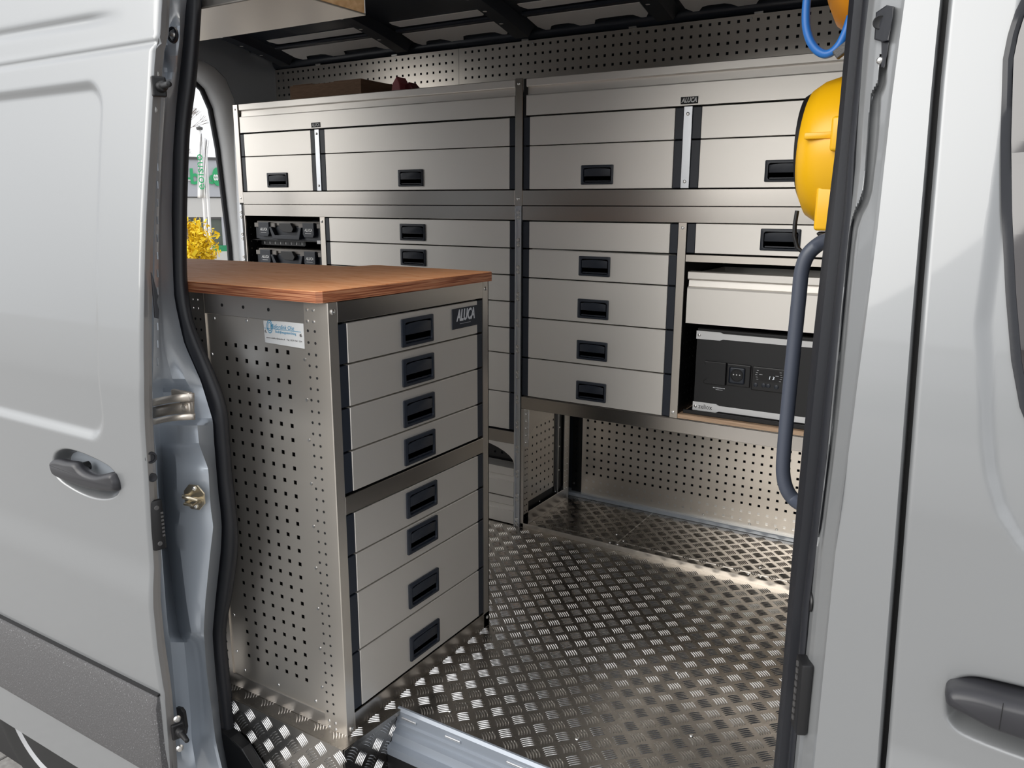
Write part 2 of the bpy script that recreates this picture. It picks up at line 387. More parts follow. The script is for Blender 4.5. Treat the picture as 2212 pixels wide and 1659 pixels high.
# roof
rows = []
for y in np.linspace(1.25, 2.95, 18): rows.append([(x, y, roofz(y)) for x in (-3.3, -2.5, -1.7, -0.9, -0.1)])
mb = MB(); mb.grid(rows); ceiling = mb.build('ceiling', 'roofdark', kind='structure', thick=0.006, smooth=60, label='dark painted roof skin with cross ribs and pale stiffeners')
bows = [-2.985, -2.29, -1.70, -1.12, -0.52]
for bx in bows:
    if bx < -3.2 or bx > -0.15: continue
    mb = MB(); prof = []
    for y in np.linspace(1.3, 2.84, 16):
        z = roofz(y)
        prof.append([(bx-0.055, y, z-0.004), (bx-0.045, y, z-0.012), (bx-0.03, y, z-0.036), (bx+0.03, y, z-0.036), (bx+0.045, y, z-0.012), (bx+0.055, y, z-0.004)])
    mb.grid(prof); mb.build('roof_rib', 'roofdark', ceiling, smooth=50)
    mb = MB()
    for y in np.arange(1.5, 2.8, 0.11): mb.lathe((bx-0.012, y, roofz(y)-0.0365), 2, [(0, 0.008), (-0.001, 0.008), (-0.001, 0)], 8)
    mb.build('rib_holes', 'rooflight', ceiling, kind='stuff')
def roofstrip(name, x0, x1, y0, y1, drop, mat, notches=()):
    mb = MB(); n = 24; up = []; dn = []
    for i in range(n+1):
        x = x0+(x1-x0)*i/n; t = i/n
        e = min(t, 1-t)*(x1-x0); rr = 0.03
        cut = (rr-math.sqrt(max(0, rr*rr-(rr-min(e, rr))**2))) if e < rr else 0
        yy1 = y1-cut
        for (a, b, dpt) in notches:
            if a < t < b:
                q = min(t-a, b-t)*(x1-x0); yy1 = min(yy1, y1-dpt*min(1, math.sqrt(min(q, 0.025)/0.025)))
        up.append((x, y0, roofz(y0)-drop)); dn.append((x, yy1, roofz(yy1)-drop))
    mb.grid([up, dn]); return mb.build(name, mat, ceiling, thick=0.003)
allb = [-3.45]+sorted(bows)+[0.1]
for a, b in zip(allb, allb[1:]):
    if b < -3.1 or a > -0.2: continue
    a2, b2 = max(a, -3.15)+0.075, min(b, -0.12)-0.06
    roofstrip('roof_stiffener', a2+0.02, b2, 2.648, 2.694, 0.006, 'rooflight')
    roofstrip('roof_panel_edge', a2, b2, 2.752, 2.862, 0.007, 'rooflight', ((0.09, 0.36, 0.032), (0.50, 0.92, 0.036)))
    roofstrip('roof_stiffener', a2, b2+0.03, 2.36, 2.40, 0.006, 'rooflight')
    mb = MB(); mb.box(a2, b2+0.02, 2.705, 2.735, roofz(2.72)-0.016, roofz(2.72)-0.002, 0.004); mb.build('roof_stringer', 'roofdark', ceiling)
# rail along the top corner of the far side
mb = MB(); cyl_pts = [(x, 2.885, 1.852) for x in np.linspace(-3.2, -0.12, 30)]
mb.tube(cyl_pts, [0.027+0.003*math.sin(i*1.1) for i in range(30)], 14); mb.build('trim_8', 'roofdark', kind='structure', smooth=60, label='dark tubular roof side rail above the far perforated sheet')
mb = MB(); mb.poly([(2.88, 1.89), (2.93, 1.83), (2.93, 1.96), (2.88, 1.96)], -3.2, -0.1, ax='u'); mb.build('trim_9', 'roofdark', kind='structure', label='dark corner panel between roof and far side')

# rear door opening
def rearp(px, py, x=-3.1): return on(px, py, 0, x)
inner = [(2.00, 0.0), (2.0, 1.72), (2.2, 1.765), (2.40, 1.758), (2.455, 1.740), (2.51, 1.70), (2.548, 1.62), (2.572, 1.45), (2.60, 1.0), (2.60, 0.3), (2.58, 0.0)]
outer = [(2.00, 0.0), (2.0, 2.0), (2.2, 2.0), (2.70, 1.97), (2.80, 1.97), (2.90, 1.97), (2.93, 1.97), (2.93, 1.6), (2.93, 1.0), (2.93, 0.3), (2.93, 0.0)]
mb = MB(); mid = [(y+(0.028 if y > 2.3 else 0), z+0.02) for y, z in inner]; mid2 = [(y+(0.075 if y > 2.3 else 0.0), z+0.05) for y, z in inner]
rows = [[(-3.16, y, z) for y, z in inner], [(-3.13, y, z) for y, z in mid], [(-3.10, y, z) for y, z in mid2]]
mb.grid(rows); M['framelit'] = new_mat('silver frame paint lightened for shade', (0.80, 0.82, 0.84), 0.0, 0.45); wr = mb.build('wall_rear', 'framelit', kind='structure', thick=0.01, smooth=50, label='silver painted frame of the open rear doorway')  # silver paint lightened in colour, since this side faces away from the sky
mb = MB(); mb.grid([[(-3.10, y, z) for y, z in mid2], [(-3.09, y, z) for y, z in outer]]); mb.build('frame_panel', 'jamb', wr, thick=0.01)
mb = MB(); mb.tube([(-3.165, y-0.004, z) for y, z in inner[1:]], 0.013, 10); mb.build('door_seal', 'rubber', wr, smooth=60)
mb = MB(); mb.box(-3.14, -3.10, 2.62, 2.66, 0.0, 1.60); mb.build('frame_post', 'alusoft', wr)
rivets('frame_holes', Fr((-3.10, 0, 0), (0, 1, 0), (1, 0, 0)), [(2.64, 1.36), (2.645, 1.30), (2.65, 1.12), (2.655, 1.0)], 0.005, 0.001, wr, 'shadow')
# near half of the rear opening frame, hidden post
mb = MB(); mb.box(-3.2, -3.1, 1.1, 1.35, -0.05, 2.0); mb.build('trim_10', 'jamb', kind='structure', label='near corner post of the rear doorway')

# ================================================================== DRAWER KIT
def handle(fr, u0, u1, v0, v1, w, parent):
    mb = MB(fr); W_, H_ = u1-u0, v1-v0
    t = 0.09*W_; o = 0.005
    # rounded frame ring
    def rr(a0, a1, b0, b1, r, n=4):
        pts = []
        for cx_, cy_, s in ((a1-r, b1-r, 0), (a0+r, b1-r, 1), (a0+r, b0+r, 2), (a1-r, b0+r, 3)):
            for k in range(n+1):
                q = PI/2*(s+k/n); pts.append((cx_+r*math.cos(q), cy_+r*math.sin(q)))
        return pts
    O = rr(u0, u1, v0, v1, 0.003); O2 = rr(u0+0.0015, u1-0.0015, v0+0.0015, v1-0.0015, 0.003)
    I = rr(u0+t*0.9, u1-t*0.6, v0+H_*0.10, v1-H_*0.13, 0.007); I2 = rr(u0+t*1.0, u1-t*0.7, v0+H_*0.12, v1-H_*0.15, 0.006)
    loops = [(O, 0.0), (O, o-0.001), (O2, o), (I, o), (I2, -0.0)]
    vv = [[mb.bm.verts.new(fr.p(a, w+h, b)) for a, b in L] for L, h in loops]
    for A, B in zip(vv, vv[1:]):
        for k in range(len(A)): mb.bm.faces.new([A[k], A[(k+1) % len(A)], B[(k+1) % len(B)], B[k]])
    mb.bm.faces.new(vv[-1])
    # paddle, slightly arched on top
    p0, p1 = u0+t*1.15, u1-t*0.9; q0, q1 = v0+H_*0.42, v1-H_*0.19
    arc = [(p0, q0), (p1, q0), (p1, q1-0.002)] + [(p1+(p0-p1)*k/6, q1+0.0025*math.sin(PI*k/6)-0.001) for k in range(1, 6)] + [(p0, q1-0.002)]
    mb.poly(arc, w+0.0005, w+0.0042, 0.0006)
    # floor of the finger recess
    mb.box(p0+0.002, p1-0.002, w-0.0, w+0.0012, v0+H_*0.14, v0+H_*0.20)
    return mb.build('handle', 'dark', parent, smooth=30)
def drawer(fr, u0, u1, v0, v1, w, parent, sl=0.024, sr=0.025, hd=None, name='drawer', sidemat='dark'):
    mb = MB(fr); mb.box(u0+sl, u1-sr, w-0.016, w, v0, v1, 0.0012, 1)
    d = mb.build(name, 'alu', parent)
    if sl: MB(fr).box(u0, u0+sl-0.0006, w-0.016, w-0.0006, v0+0.0005, v1-0.0005, 0.0012).build('side_strip', sidemat, d)
    if sr: MB(fr).box(u1-sr+0.0006, u1, w-0.016, w-0.0006, v0+0.0005, v1-0.0005, 0.0012).build('side_strip', sidemat, d)
    if hd: handle(fr, *hd, w, d)
    return d

# ================================================================== BENCH CABINET
BZH = 1.003
bench = thing('workbench_cabinet', 'eight-drawer steel cabinet under the orange plywood worktop, by the sliding door', 'cabinet', (-1.175, 1.197, 0))
BF = Fr((-1.175, 0, 0), (0, 1, 0), (1, 0, 0))          # u=y, w=+x
SF = Fr((0, 1.197, 0), (1, 0, 0), (0, -1, 0))          # u=x, w=-y
# corner posts (L profiles)
mb = MB(); mb.poly([(-1.243, 1.197), (-1.1765, 1.197), (-1.175, 1.1985), (-1.175, 1.2245), (-1.178, 1.2245), (-1.178, 1.200), (-1.243, 1.200)], 0.0, BZH, ax='v')
post = mb.build('corner_post', 'steel_warm', bench)
mb = MB(BF); mb.box(1.770, 1.797, -0.003, 0.0, 0, BZH); mb.box(1.794, 1.797, -0.05, 0, 0, BZH); mb.build('corner_post', 'steel', bench)
mb = MB(SF); mb.box(-1.615, -1.562, -0.004, -0.001, 0, BZH); mb.build('corner_post', 'steel', bench)
pts = []
for k in range(37): pts += [(-1.2337, 0.942-k*0.0249), (-1.2137, 0.942-k*0.0249-0.0)]
discs('punched_holes', SF, pts, 0.0031, 0.0, bench)
pts = [(-1.604+0.018*(i % 2)+0.008, 0.94-(i//2)*0.0249) for i in range(74)]
discs('punched_holes', SF, pts, 0.0031, -0.001, bench)
rivets('rivets', SF, [(-1.234, 0.986), (-1.216, 0.986), (-1.234, 0.962), (-1.216, 0.962), (-1.23, 0.022), (-1.21, 0.022), (-1.23, 0.006), (-1.21, 0.006), (-1.6, 0.985), (-1.583, 0.985), (-1.6, 0.965), (-1.583, 0.965), (-1.6, 0.03), (-1.58, 0.03)], 0.0038, 0.0, bench)
screw('screw', BF, 1.211, 0.0, 0.984, 0.0065, bench); screw('screw', BF, 1.212, 0.0, 0.012, 0.0065, bench)
screw('screw', BF, 1.783, 0.0, 0.984, 0.0055, bench); screw('screw', BF, 1.785, 0.0, 0.03, 0.0055, bench)
# side: rails + perforated panel
MB(SF).box(-1.562, -1.243, -0.006, -0.001, 0.955, BZH, 0.001).build('side_rail', 'steel', bench)
discs('punched_holes', SF, [(-1.50, 0.978), (-1.43, 0.978), (-1.35, 0.978)], 0.004, -0.001, bench)
hu = [-1.5006+0.0332*i for i in range(7)]; hv = [0.1015+0.0328*i for i in range(25)]
perf('perforated_panel', SF, -1.562, -1.243, 0.033, 0.960, hu, hv, 0.0095, 0.0012, 'steel_warm', bench, -0.004)
MB(SF).box(-1.562, -1.243, -0.0065, -0.001, 0.0, 0.036, 0.001).build('side_rail', 'steel', bench)
rivets('rivets', SF, [(-1.534, 0.945), (-1.425, 0.948), (-1.551, 0.86), (-1.251, 0.878), (-1.251, 0.79), (-1.251, 0.70), (-1.251, 0.60), (-1.251, 0.5), (-1.251, 0.40), (-1.251, 0.30), (-1.251, 0.2), (-1.251, 0.1), (-1.545, 0.30), (-1.545, 0.20), (-1.545, 0.1), (-1.52, 0.055), (-1.40, 0.055), (-1.275, 0.055), (-1.31, 0.95)], 0.0042, -0.004, bench)
# carcass
mb = MB(); mb.box(-1.60, -1.20, 1.215, 1.78, 0.01, 0.99); mb.build('carcass', 'shadow', bench)
# drawer-side rails
MB(BF).box(1.2245, 1.770, -0.004, 0.0, 0.960, BZH, 0.0008).build('front_rail', 'steel_x', bench)
MB(BF).box(1.2245, 1.770, -0.004, 0.0, 0.534, 0.576, 0.0008).build('front_rail', 'steel_x', bench)
MB(BF).box(1.2245, 1.797, -0.004, 0.0, 0.0, 0.046, 0.0008).build('front_rail', 'steel_x', bench)
sm = [0.957, 0.867, 0.7725, 0.674, 0.579]; hz = [(0.871, 0.941), (0.780, 0.852), (0.676, 0.750), (0.577+0.007, 0.656)]
for k in range(4):
    hb = sm[k+1]+0.010; ht = hb+0.066
    drawer(BF, 1.2245, 1.769, sm[k+1]+0.0025, sm[k]-0.0015, -0.001, bench, 0.028, 0.024, (1.430, 1.550, hb, ht))
sm = [0.532, 0.433, 0.338, 0.193, 0.048]
for k in range(4):
    hb = sm[k+1]+0.021; ht = hb+0.066
    drawer(BF, 1.2245, 1.769, sm[k+1]+0.0025, sm[k]-0.0015, -0.001, bench, 0.028, 0.024, (1.432, 1.554, hb, ht))
MB(BF).box(1.630, 1.743, -0.001, 0.0015, 0.893, 0.945, 0.0006).build('brand_plate', 'dark', bench)
text('lettering', 'ALUCA', 0.040, 'logo', BF, 1.688, 0.0018, 0.925, bench, width=0.082, shear=0.25, bold=0.0012)
MB(BF).box(1.662, 1.710, 0.0015, 0.0018, 0.9045, 0.9052).build('print_line', 'logo', bench)
# white installer plate
lp = MB(SF); lp.poly([(-1.367, 0.905), (-1.248, 0.902), (-1.248, 0.957), (-1.369, 0.953)], -0.0035, -0.0015); lp.build('installer_plate', 'label', bench)
text('lettering', 'Misfordink Olst', 0.0135, 'blueprint', SF, -1.312, -0.0014, 0.9425, bench, width=0.072, shear=0.15)
text('lettering', 'Bedrijfswageninrichting', 0.008, 'blueprint', SF, -1.302, -0.0014, 0.9315, bench, width=0.062)
text('lettering', 'www.misfordinkolst.nl   Tel. 0570 561 234', 0.005, 'plasticgrey', SF, -1.308, -0.0014, 0.9165, bench, width=0.108)
mb = MB(SF); mb.box(-1.366, -1.256, -0.0015, -0.001, 0.9365, 0.9375)
for r in (0.010, 0.0145):
    for k in range(20):
        t0 = 2*PI*k/20; t1 = 2*PI*(k+1)/20; mb.poly([(-1.350+r*0.62*math.cos(t0), 0.941+r*math.sin(t0)), (-1.350+r*0.62*math.cos(t1), 0.941+r*math.sin(t1)), (-1.350+(r*0.62-0.0012)*math.cos(t1), 0.941+(r-0.0018)*math.sin(t1)), (-1.350+(r*0.62-0.0012)*math.cos(t0), 0.941+(r-0.0018)*math.sin(t0))], -0.0015, -0.001)
mb.build('emblem', 'blueprint', bench)
rivets('rivets', SF, [(-1.362, 0.93), (-1.256, 0.93)], 0.004, -0.0015, bench)

# worktop
top = thing('worktop', 'orange varnished plywood worktop lying on the eight-drawer bench cabinet', 'worktop', (-1.4, 1.5, BZH+0.001))
wp = [(-2.30, 1.180), (-1.190, 1.180), (-1.172, 1.183), (-1.168, 1.20), (-1.152, 1.800), (-1.160, 1.808), (-1.56, 1.812), (-1.578, 1.802), (-1.595, 1.735), (-1.62, 1.722), (-2.30, 1.690)]
wp = [(-2.30, 1.180), (-1.190, 1.180), (-1.180, 1.190), (-1.163, 1.795), (-1.172, 1.805), (-1.56, 1.812), (-1.578, 1.802), (-1.595, 1.735), (-1.62, 1.722), (-2.30, 1.690)]
mb = MB(); mb.poly(wp, BZH+0.001, BZH+0.0235, ax='v'); mb.build('plywood_core', 'ply_edge', top)
mb = MB(); mb.poly([(x+(0.0006 if x < -1.3 else -0.0006), y) for x, y in wp], BZH+0.0235, BZH+0.0250, 0.0005, ax='v'); mb.build('top_veneer', 'ply_top', top)
# second carcass further back under the worktop
rear_cab = thing('base_cabinet', 'steel base cabinet carrying the far left end of the worktop, behind the door seal', 'cabinet', (-1.95, 1.45, 0))
mb = MB(); mb.box(-2.27, -1.63, 1.20, 1.68, 0.0, BZH, 0.003); mb.build('body', 'steel', rear_cab)
perf('perforated_panel', SF, -2.2, -1.65, 0.03, 0.96, [-2.16+0.0332*i for i in range(15)], [0.10+0.0328*i for i in range(25)], 0.0095, 0.0012, 'steel_warm', rear_cab, 0.0015)

# ================================================================== FAR RACKING
YR = 2.473
R_ = Fr((0, YR, 0), (1, 0, 0), (0, -1, 0))            # u=x, w towards viewer
XL, XM, XR = -2.897, -1.489, -0.14
def tray(fr, u0, u1, parent):
    """top stowage edge: rounded lip, recess, deep face"""
    prof = [(-0.02, 1.499), (0.0, 1.499), (0.0, 1.562), (-0.001, 1.565), (-0.010, 1.567), (-0.012, 1.590), (-0.002, 1.592), (0.0, 1.594), (0.0, 1.616), (-0.002, 1.618), (-0.02, 1.618)]
    return MB(fr).poly(prof, u0, u1, ax='u').build('stowage_edge', 'alu', parent)
def shelf_board(parent, u0, u1):
    MB().box(u0, u1, 2.49, 2.87, 1.582, 1.588).build('stowage_floor', 'alu', parent)
# ---- upper left
ul = thing('wall_cabinet', 'upper left flap cabinet with a small and a wide aluminium flap', 'cabinet', (-2.2, YR, 1.15))
MB(R_).box(-2.931, -2.903, -0.003, 0.0, 1.205, 1.616, 0.0006).build('end_post', 'steel', ul)
MB(R_).box(-2.906, -2.902, -0.40, -0.003, 1.205, 1.616).build('end_panel', 'steel', ul)
tray(R_, -2.893, -1.507, ul); shelf_board(ul, -2.9, -1.50)
MB().box(-2.895, -1.51, 2.495, 2.87, 1.21, 1.57).build('carcass', 'shadow', ul)
for (a, b, c, d) in ((-2.897, -2.455, 0.022, 0.024), (-2.428, -1.506, 0.026, 0.023)):
    drawer(R_, a, b, 1.4015, 1.494, -0.001, ul, c, d, None, 'flap_panel')
drawer(R_, -2.897, -2.455, 1.255, 1.3985, -0.001, ul, 0.022, 0.024, (-2.743, -2.622, 1.270, 1.330), 'flap_panel')
drawer(R_, -2.428, -1.506, 1.255, 1.3985, -0.001, ul, 0.026, 0.023, (-2.026, -1.907, 1.268, 1.330), 'flap_panel')
MB(R_).box(-2.454, -2.430, -0.004, 0.001, 1.255, 1.495, 0.0006).build('divider', 'alusoft', ul)
screw('screw', R_, -2.443, 0.001, 1.478, 0.005, ul); screw('screw', R_, -2.443, 0.001, 1.275, 0.005, ul)
screw('screw', R_, -2.918, 0.0, 1.597, 0.004, ul); screw('screw', R_, -2.918, 0.0, 1.225, 0.004, ul)
MB(R_).box(-2.470, -2.420, 0.0, 0.0012, 1.503, 1.522, 0.0004).build('brand_plate', 'shadow', ul)
text('lettering', 'ALUCA', 0.018, 'white', R_, -2.445, 0.0014, 1.5125, ul, width=0.043, shear=0.25, bold=0.0005)
MB(R_).box(-2.903, -1.506, -0.004, 0.0, 1.2, 1.2515, 0.0008).build('front_rail', 'steel_x', ul)
MB(R_).box(-2.9, -1.51, -0.008, 0.0, 1.4988, 1.4998).build('gap_shade', 'shadow', ul)  # dark strip drawn for the shade in the gap under the edge
# ---- middle upper post
MB(R_).box(-1.504, -1.4745, -0.003, 0.002, 1.198, 1.620, 0.0006).build('middle_post', 'steel_x', ul)
screw('screw', R_, -1.490, 0.002, 1.603, 0.005, ul); screw('screw', R_, -1.490, 0.002, 1.222, 0.005, ul)
# ---- upper right
ur = thing('wall_cabinet', 'upper right flap cabinet with two wide aluminium flaps', 'cabinet', (-0.8, YR, 1.15))
tray(R_, -1.461, XR, ur); shelf_board(ur, -1.47, XR)
MB(R_).box(-1.474, -1.462, -0.02, -0.004, 1.2, 1.618).build('gap_shade', 'shadow', ur)  # dark strip in place of the shaded gap beside the post
MB().box(-1.47, XR, 2.495, 2.87, 1.21, 1.57).build('carcass', 'shadow', ur)
for (a, b, c, d) in ((-1.472, -0.902, 0.0245, 0.027), (-0.873, XR, 0.028, 0.03)):
    drawer(R_, a, b, 1.4005, 1.494, -0.001, ur, c, d, None, 'flap_panel')
drawer(R_, -1.472, -0.902, 1.254, 1.3975, -0.001, ur, 0.0245, 0.027, (-1.247, -1.131, 1.268, 1.330), 'flap_panel')
drawer(R_, -0.873, XR, 1.254, 1.3975, -0.001, ur, 0.028, 0.03, (-0.644, -0.528, 1.270, 1.332), 'flap_panel')
MB(R_).box(-0.901, -0.874, -0.004, 0.001, 1.254, 1.496, 0.0006).build('divider', 'alusoft', ur)
screw('screw', R_, -0.888, 0.001, 1.474, 0.0055, ur); screw('screw', R_, -0.888, 0.001, 1.274, 0.0055, ur)
MB(R_).box(-0.913, -0.858, 0.0, 0.0012, 1.503, 1.524, 0.0004).build('brand_plate', 'shadow', ur)
text('lettering', 'ALUCA', 0.019, 'white', R_, -0.886, 0.0014, 1.5135, ur, width=0.049, shear=0.25, bold=0.0006)
MB(R_).box(-1.4745, XR, -0.004, 0.0, 1.2, 1.2505, 0.0008).build('front_rail', 'steel_x', ur)

# ---- lower left rack
ll = thing('drawer_rack', 'tall rack behind the worktop, with case bay and column of aluminium drawers', 'rack', (-2.2, YR, 0))
MB(R_).box(-2.903, -1.506, -0.004, 0.0, 1.150, 1.1975, 0.0008).build('front_rail', 'steel_x', ll)
mb = MB(R_); mb.box(-2.905, -2.899, -0.40, 0.0, 0.0, 1.198, 0.0006); mb.build('side_frame', 'steel', ll)
MB(R_).box(-2.930, -2.915, -0.012, 0.002, 0.0, 1.198, 0.0015).build('mounting_channel', 'alusoft', ll)
mb = MB(R_)
for z in (1.165, 1.145, 1.07, 1.05, 0.97, 0.95): mb.lathe((-2.922, 0.002, z), 1, [(0, 0.008), (0.003, 0.007), (0.003, 0.004), (0.001, 0.003), (0.001, 0)], 10)
mb.build('channel_bolts', 'bolt', ll, kind='stuff')
# bay for assortment cases
MB().box(-2.90, -2.45, 2.83, 2.84, 0.0, 1.15).build('bay_back', 'shadow', ll)
perf('bay_side', Fr((-2.898, 0, 0), (0, 1, 0), (1, 0, 0)), 2.48, 2.83, 0.5, 1.15, [2.5+0.033*i for i in range(10)], [0.52+0.0305*i for i in range(20)], 0.006, 0.001, 'black', ll, 0.0)
MB().box(-2.4, -1.51, 2.495, 2.84, 0.38, 1.148).build('carcass', 'shadow', ll)
MB(R_).box(-2.447, -2.420, -0.004, 0.001, 0.33, 1.150, 0.0006).build('divider', 'steel_warm', ll)
screw('screw', R_, -2.436, 0.001, 1.131, 0.0055, ll)
MB(R_).box(-2.452, -2.448, -0.36, -0.002, 0.33, 1.15).build('bay_side', 'shadow', ll)
for z in (1.036, 0.916):
    z += 0.009
    MB().box(-2.897, -2.452, 2.50, 2.82, z, z+0.003).build('case_shelf', 'black', ll)
    perf('perforated_strip', Fr((0, 2.53, 0), (1, 0, 0), (0, -1, 0)), -2.87, -2.60, z-0.022, z-0.0005, [-2.85+0.033*i for i in range(8)], [z-0.012], 0.011, 0.001, 'black', ll, 0.0)
    MB().box(-2.87, -2.6, 2.533, 2.536, z-0.021, z-0.001).build('backing_strip', 'white', ll)
    MB(R_).box(-2.470, -2.450, -0.02, 0.0, z-0.006, z+0.008).build('shelf_clip', 'white', ll)
zs = [1.1475, 1.0505, 0.955, 0.859, 0.763, 0.668, 0.521, 0.377]
for k in range(7):
    v0, v1 = zs[k+1]+0.0022, zs[k]-0.0015
    hb = v0+0.013
    drawer(R_, -2.419, -1.506, v0, v1, -0.001, ll, 0.022, 0.021, (-2.024, -1.902, hb, hb+0.063))
MB(R_).box(-2.903, -1.504, -0.004, 0.0, 0.324, 0.372, 0.0008).build('front_rail', 'steel_x', ll)
# arch panel over the wheel housing
ac, ar = -1.75, 0.27
arch = [(-1.503, 0.324), (-1.503, 0.236)]
arch = [(-1.503, 0.240)] + [(-1.503-0.0-0.24*(1-math.cos(t))-0.0, 0.240+0.084*math.sin(t)) for t in np.linspace(0.25, PI/2, 8)] + [(-1.75, 0.324), (-1.503, 0.324)]
MB(R_).poly(arch, -0.005, -0.003).build('arch_panel', 'alu', ll)
perf('perforated_panel', Fr((0, 2.56, 0), (1, 0, 0), (0, -1, 0)), -2.4, -1.505, 0.0, 0.33, [-2.37+0.033*i for i in range(26)], [0.02+0.033*i for i in range(9)], 0.009, 0.001, 'black', ll, 0.0)
# aluminium channel between left and right racks with cup bolts
MB(R_).poly([(-1.502, -0.006), (-1.502, 0.003), (-1.497, 0.003), (-1.495, -0.001), (-1.484, -0.001), (-1.482, 0.003), (-1.4765, 0.003), (-1.4765, -0.006)], 0.0, 1.198, ax='v').build('mounting_channel', 'alusoft', ll)
mb = MB(R_)
z = 1.175
while z > 0.02:
    for dz in (0, -0.017): mb.lathe((-1.4895, -0.001, z+dz), 1, [(0, 0.0075), (0.004, 0.0065), (0.004, 0.004), (0.001, 0.0035), (0.001, 0)], 12)
    z -= 0.0955
mb.build('channel_bolts', 'bolt', ll, kind='stuff', smooth=40)

# ---- two lidded aluminium boxes under the left rack
for nm, (z0, z1), lab in (('upper', (0.113, 0.228), 'upper grey aluminium box with stepped edge, under the black wheel arch'), ('lower', (0.004, 0.109), 'lower grey aluminium box with stepped edge, standing on the floor under the left rack')):
    b = thing('storage_box', lab, 'box', (-1.9, YR, z0), 'aluminium boxes with stepped edge under the left rack')
    hgt = z1-z0; f = z1
    prof = [(-0.02, z0), (-0.002, z0), (-0.002, f-0.055), (-0.008, f-0.052), (-0.010, f-0.036), (-0.004, f-0.033), (-0.002, f-0.030), (-0.002, f-0.001), (-0.02, f-0.001)]
    MB(R_).poly(prof, -2.38, -1.506, ax='u').build('front', 'alu', b)
    MB().box(-2.38, -1.506, YR+0.02, YR+0.075, z0, z1-0.002).build('body', 'alu', b)

# ---- lower right rack
lr = thing('drawer_rack', 'right-hand rack of five wide drawers beside the battery unit, above the open nook', 'rack', (-0.8, YR, 0))
MB(R_).box(-1.4745, XR, -0.004, 0.0, 1.149, 1.1975, 0.0008).build('front_rail', 'steel_x', lr)
MB().box(-1.47, -0.90, 2.495, 2.88, 0.515, 1.148).build('carcass', 'shadow', lr)
zs = [1.1465, 1.0505, 0.949, 0.806, 0.6595, 0.515]
hs = [None, (-1.248, -1.132, 0.967, 1.033), (-1.249, -1.133, 0.822, 0.888), (-1.249, -1.133, 0.678, 0.744), (-1.248, -1.133, 0.533, 0.600)]
for k in range(5):
    drawer(R_, -1.472, -0.902, zs[k+1]+0.0022, zs[k]-0.0016, -0.001, lr, 0.0255, 0.0265, hs[k])
mb = MB(); mb.tube([(-1.43, YR-0.002, 1.0505), (-1.2, YR-0.002, 1.049), (-0.905, YR-0.003, 1.0475)], 0.0014, 6); mb.build('seam_wire', 'bolt', lr)
MB(R_).box(-0.9005, -0.874, -0.004, 0.001, 0.516, 1.149, 0.0006).build('divider', 'steel_warm', lr)
screw('screw', R_, -0.887, 0.001, 1.133, 0.0055, lr); screw('screw', R_, -0.889, 0.001, 0.534, 0.0055, lr)
drawer(R_, -0.872, XR, 1.0555, 1.1465, -0.001, lr, 0.027, 0.03, (-0.643, -0.527, 1.071, 1.135))
MB(R_).box(-0.873, XR, -0.05, 0.0, 1.028, 1.0505, 0.0008).build('shelf_rail', 'steel_warm', lr)
mb = MB(); mb.box(-0.874, XR, 2.875, 2.88, 0.51, 1.03); mb.box(-0.874, XR, 2.5, 2.88, 1.03, 1.035); mb.build('bay_liner', 'shadow', lr)
perf('bay_side', Fr((-0.874, 0, 0), (0, 1, 0), (1, 0, 0)), 2.478, 2.87, 0.516, 1.03, [2.495+0.033*i for i in range(11)], [0.535+0.0285*i for i in range(17)], 0.006, 0.001, 'black', lr, 0.0)
MB(R_).box(-0.874, XR, -0.40, -0.001, 0.5165, 0.531, 0.0006).build('plywood_shelf', 'wood_shelf', lr)
MB(R_).box(-1.4745, XR, -0.004, 0.0, 0.467, 0.513, 0.0008).build('front_rail', 'steel_x', lr)
MB().box(-1.47, XR, 2.48, 2.87, 0.508, 0.514).build('rack_floor', 'steel', lr)
MB(R_).box(-0.862, XR, -0.34, -0.02, 0.532, 0.536).build('slide_tray', 'black', lr)
MB(R_).box(-0.862, XR, -0.025, -0.018, 0.532, 0.545, 0.001).build('slide_tray_edge', 'black', lr)

# bottom nook: left end frame, floor rail, back sheet
MB(R_).poly([(-0.004, -0.001), (0.0, 0.0), (0.0, 0.0165), (-0.001, 0.0175), (-0.0035, 0.0175), (-0.0035, 0.003), (-0.03, 0.003), (-0.03, -0.001)], -1.474, XR, ax='u').build('floor_rail', 'steel_warm', lr)
NL = Fr((-1.462, 0, 0), (0, 1, 0), (1, 0, 0))
MB(NL).box(2.474, 2.512, -0.004, 0.0, 0.0, 0.508, 0.0008).build('corner_post', 'steel', lr)
discs('punched_holes', NL, [(2.485+0.014*(i % 2), 0.33-(i//2)*0.0245) for i in range(26)], 0.003, 0.0, lr)
MB(R_).box(-1.4745, -1.462, -0.004, 0.0, 0.0, 0.467, 0.0006).build('corner_post', 'steel', lr)
arch = [(2.512, 0.508), (2.512, 0.335)] + [(2.512+0.20*(1-math.cos(t)), 0.335+0.062*math.sin(t)) for t in np.linspace(0.15, PI/2, 8)] + [(2.80, 0.397), (2.80, 0.508)]
MB(NL).poly(arch, -0.006, -0.004).build('arch_panel', 'steel_x', lr)
perf('perforated_panel', NL, 2.512, 2.735, 0.085, 0.508, [2.528+0.0328*i for i in range(7)], [0.105+0.0328*i for i in range(12)], 0.0085, 0.001, 'steel_warm', lr, -0.012)
MB(NL).box(2.735, 2.80, -0.014, -0.010, 0.06, 0.508).build('dark_panel', 'black', lr)
MB(NL).box(2.755, 2.759, -0.010, -0.004, 0.05, 0.508).build('edge_strip', 'bolt', lr)
MB(NL).box(2.512, 2.80, -0.016, -0.014, 0.03, 0.1).build('dark_panel', 'black', lr)
MB(NL).box(2.474, 2.80, -0.004, 0.0, 0.0, 0.052, 0.0008).build('bottom_rail', 'steel', lr)
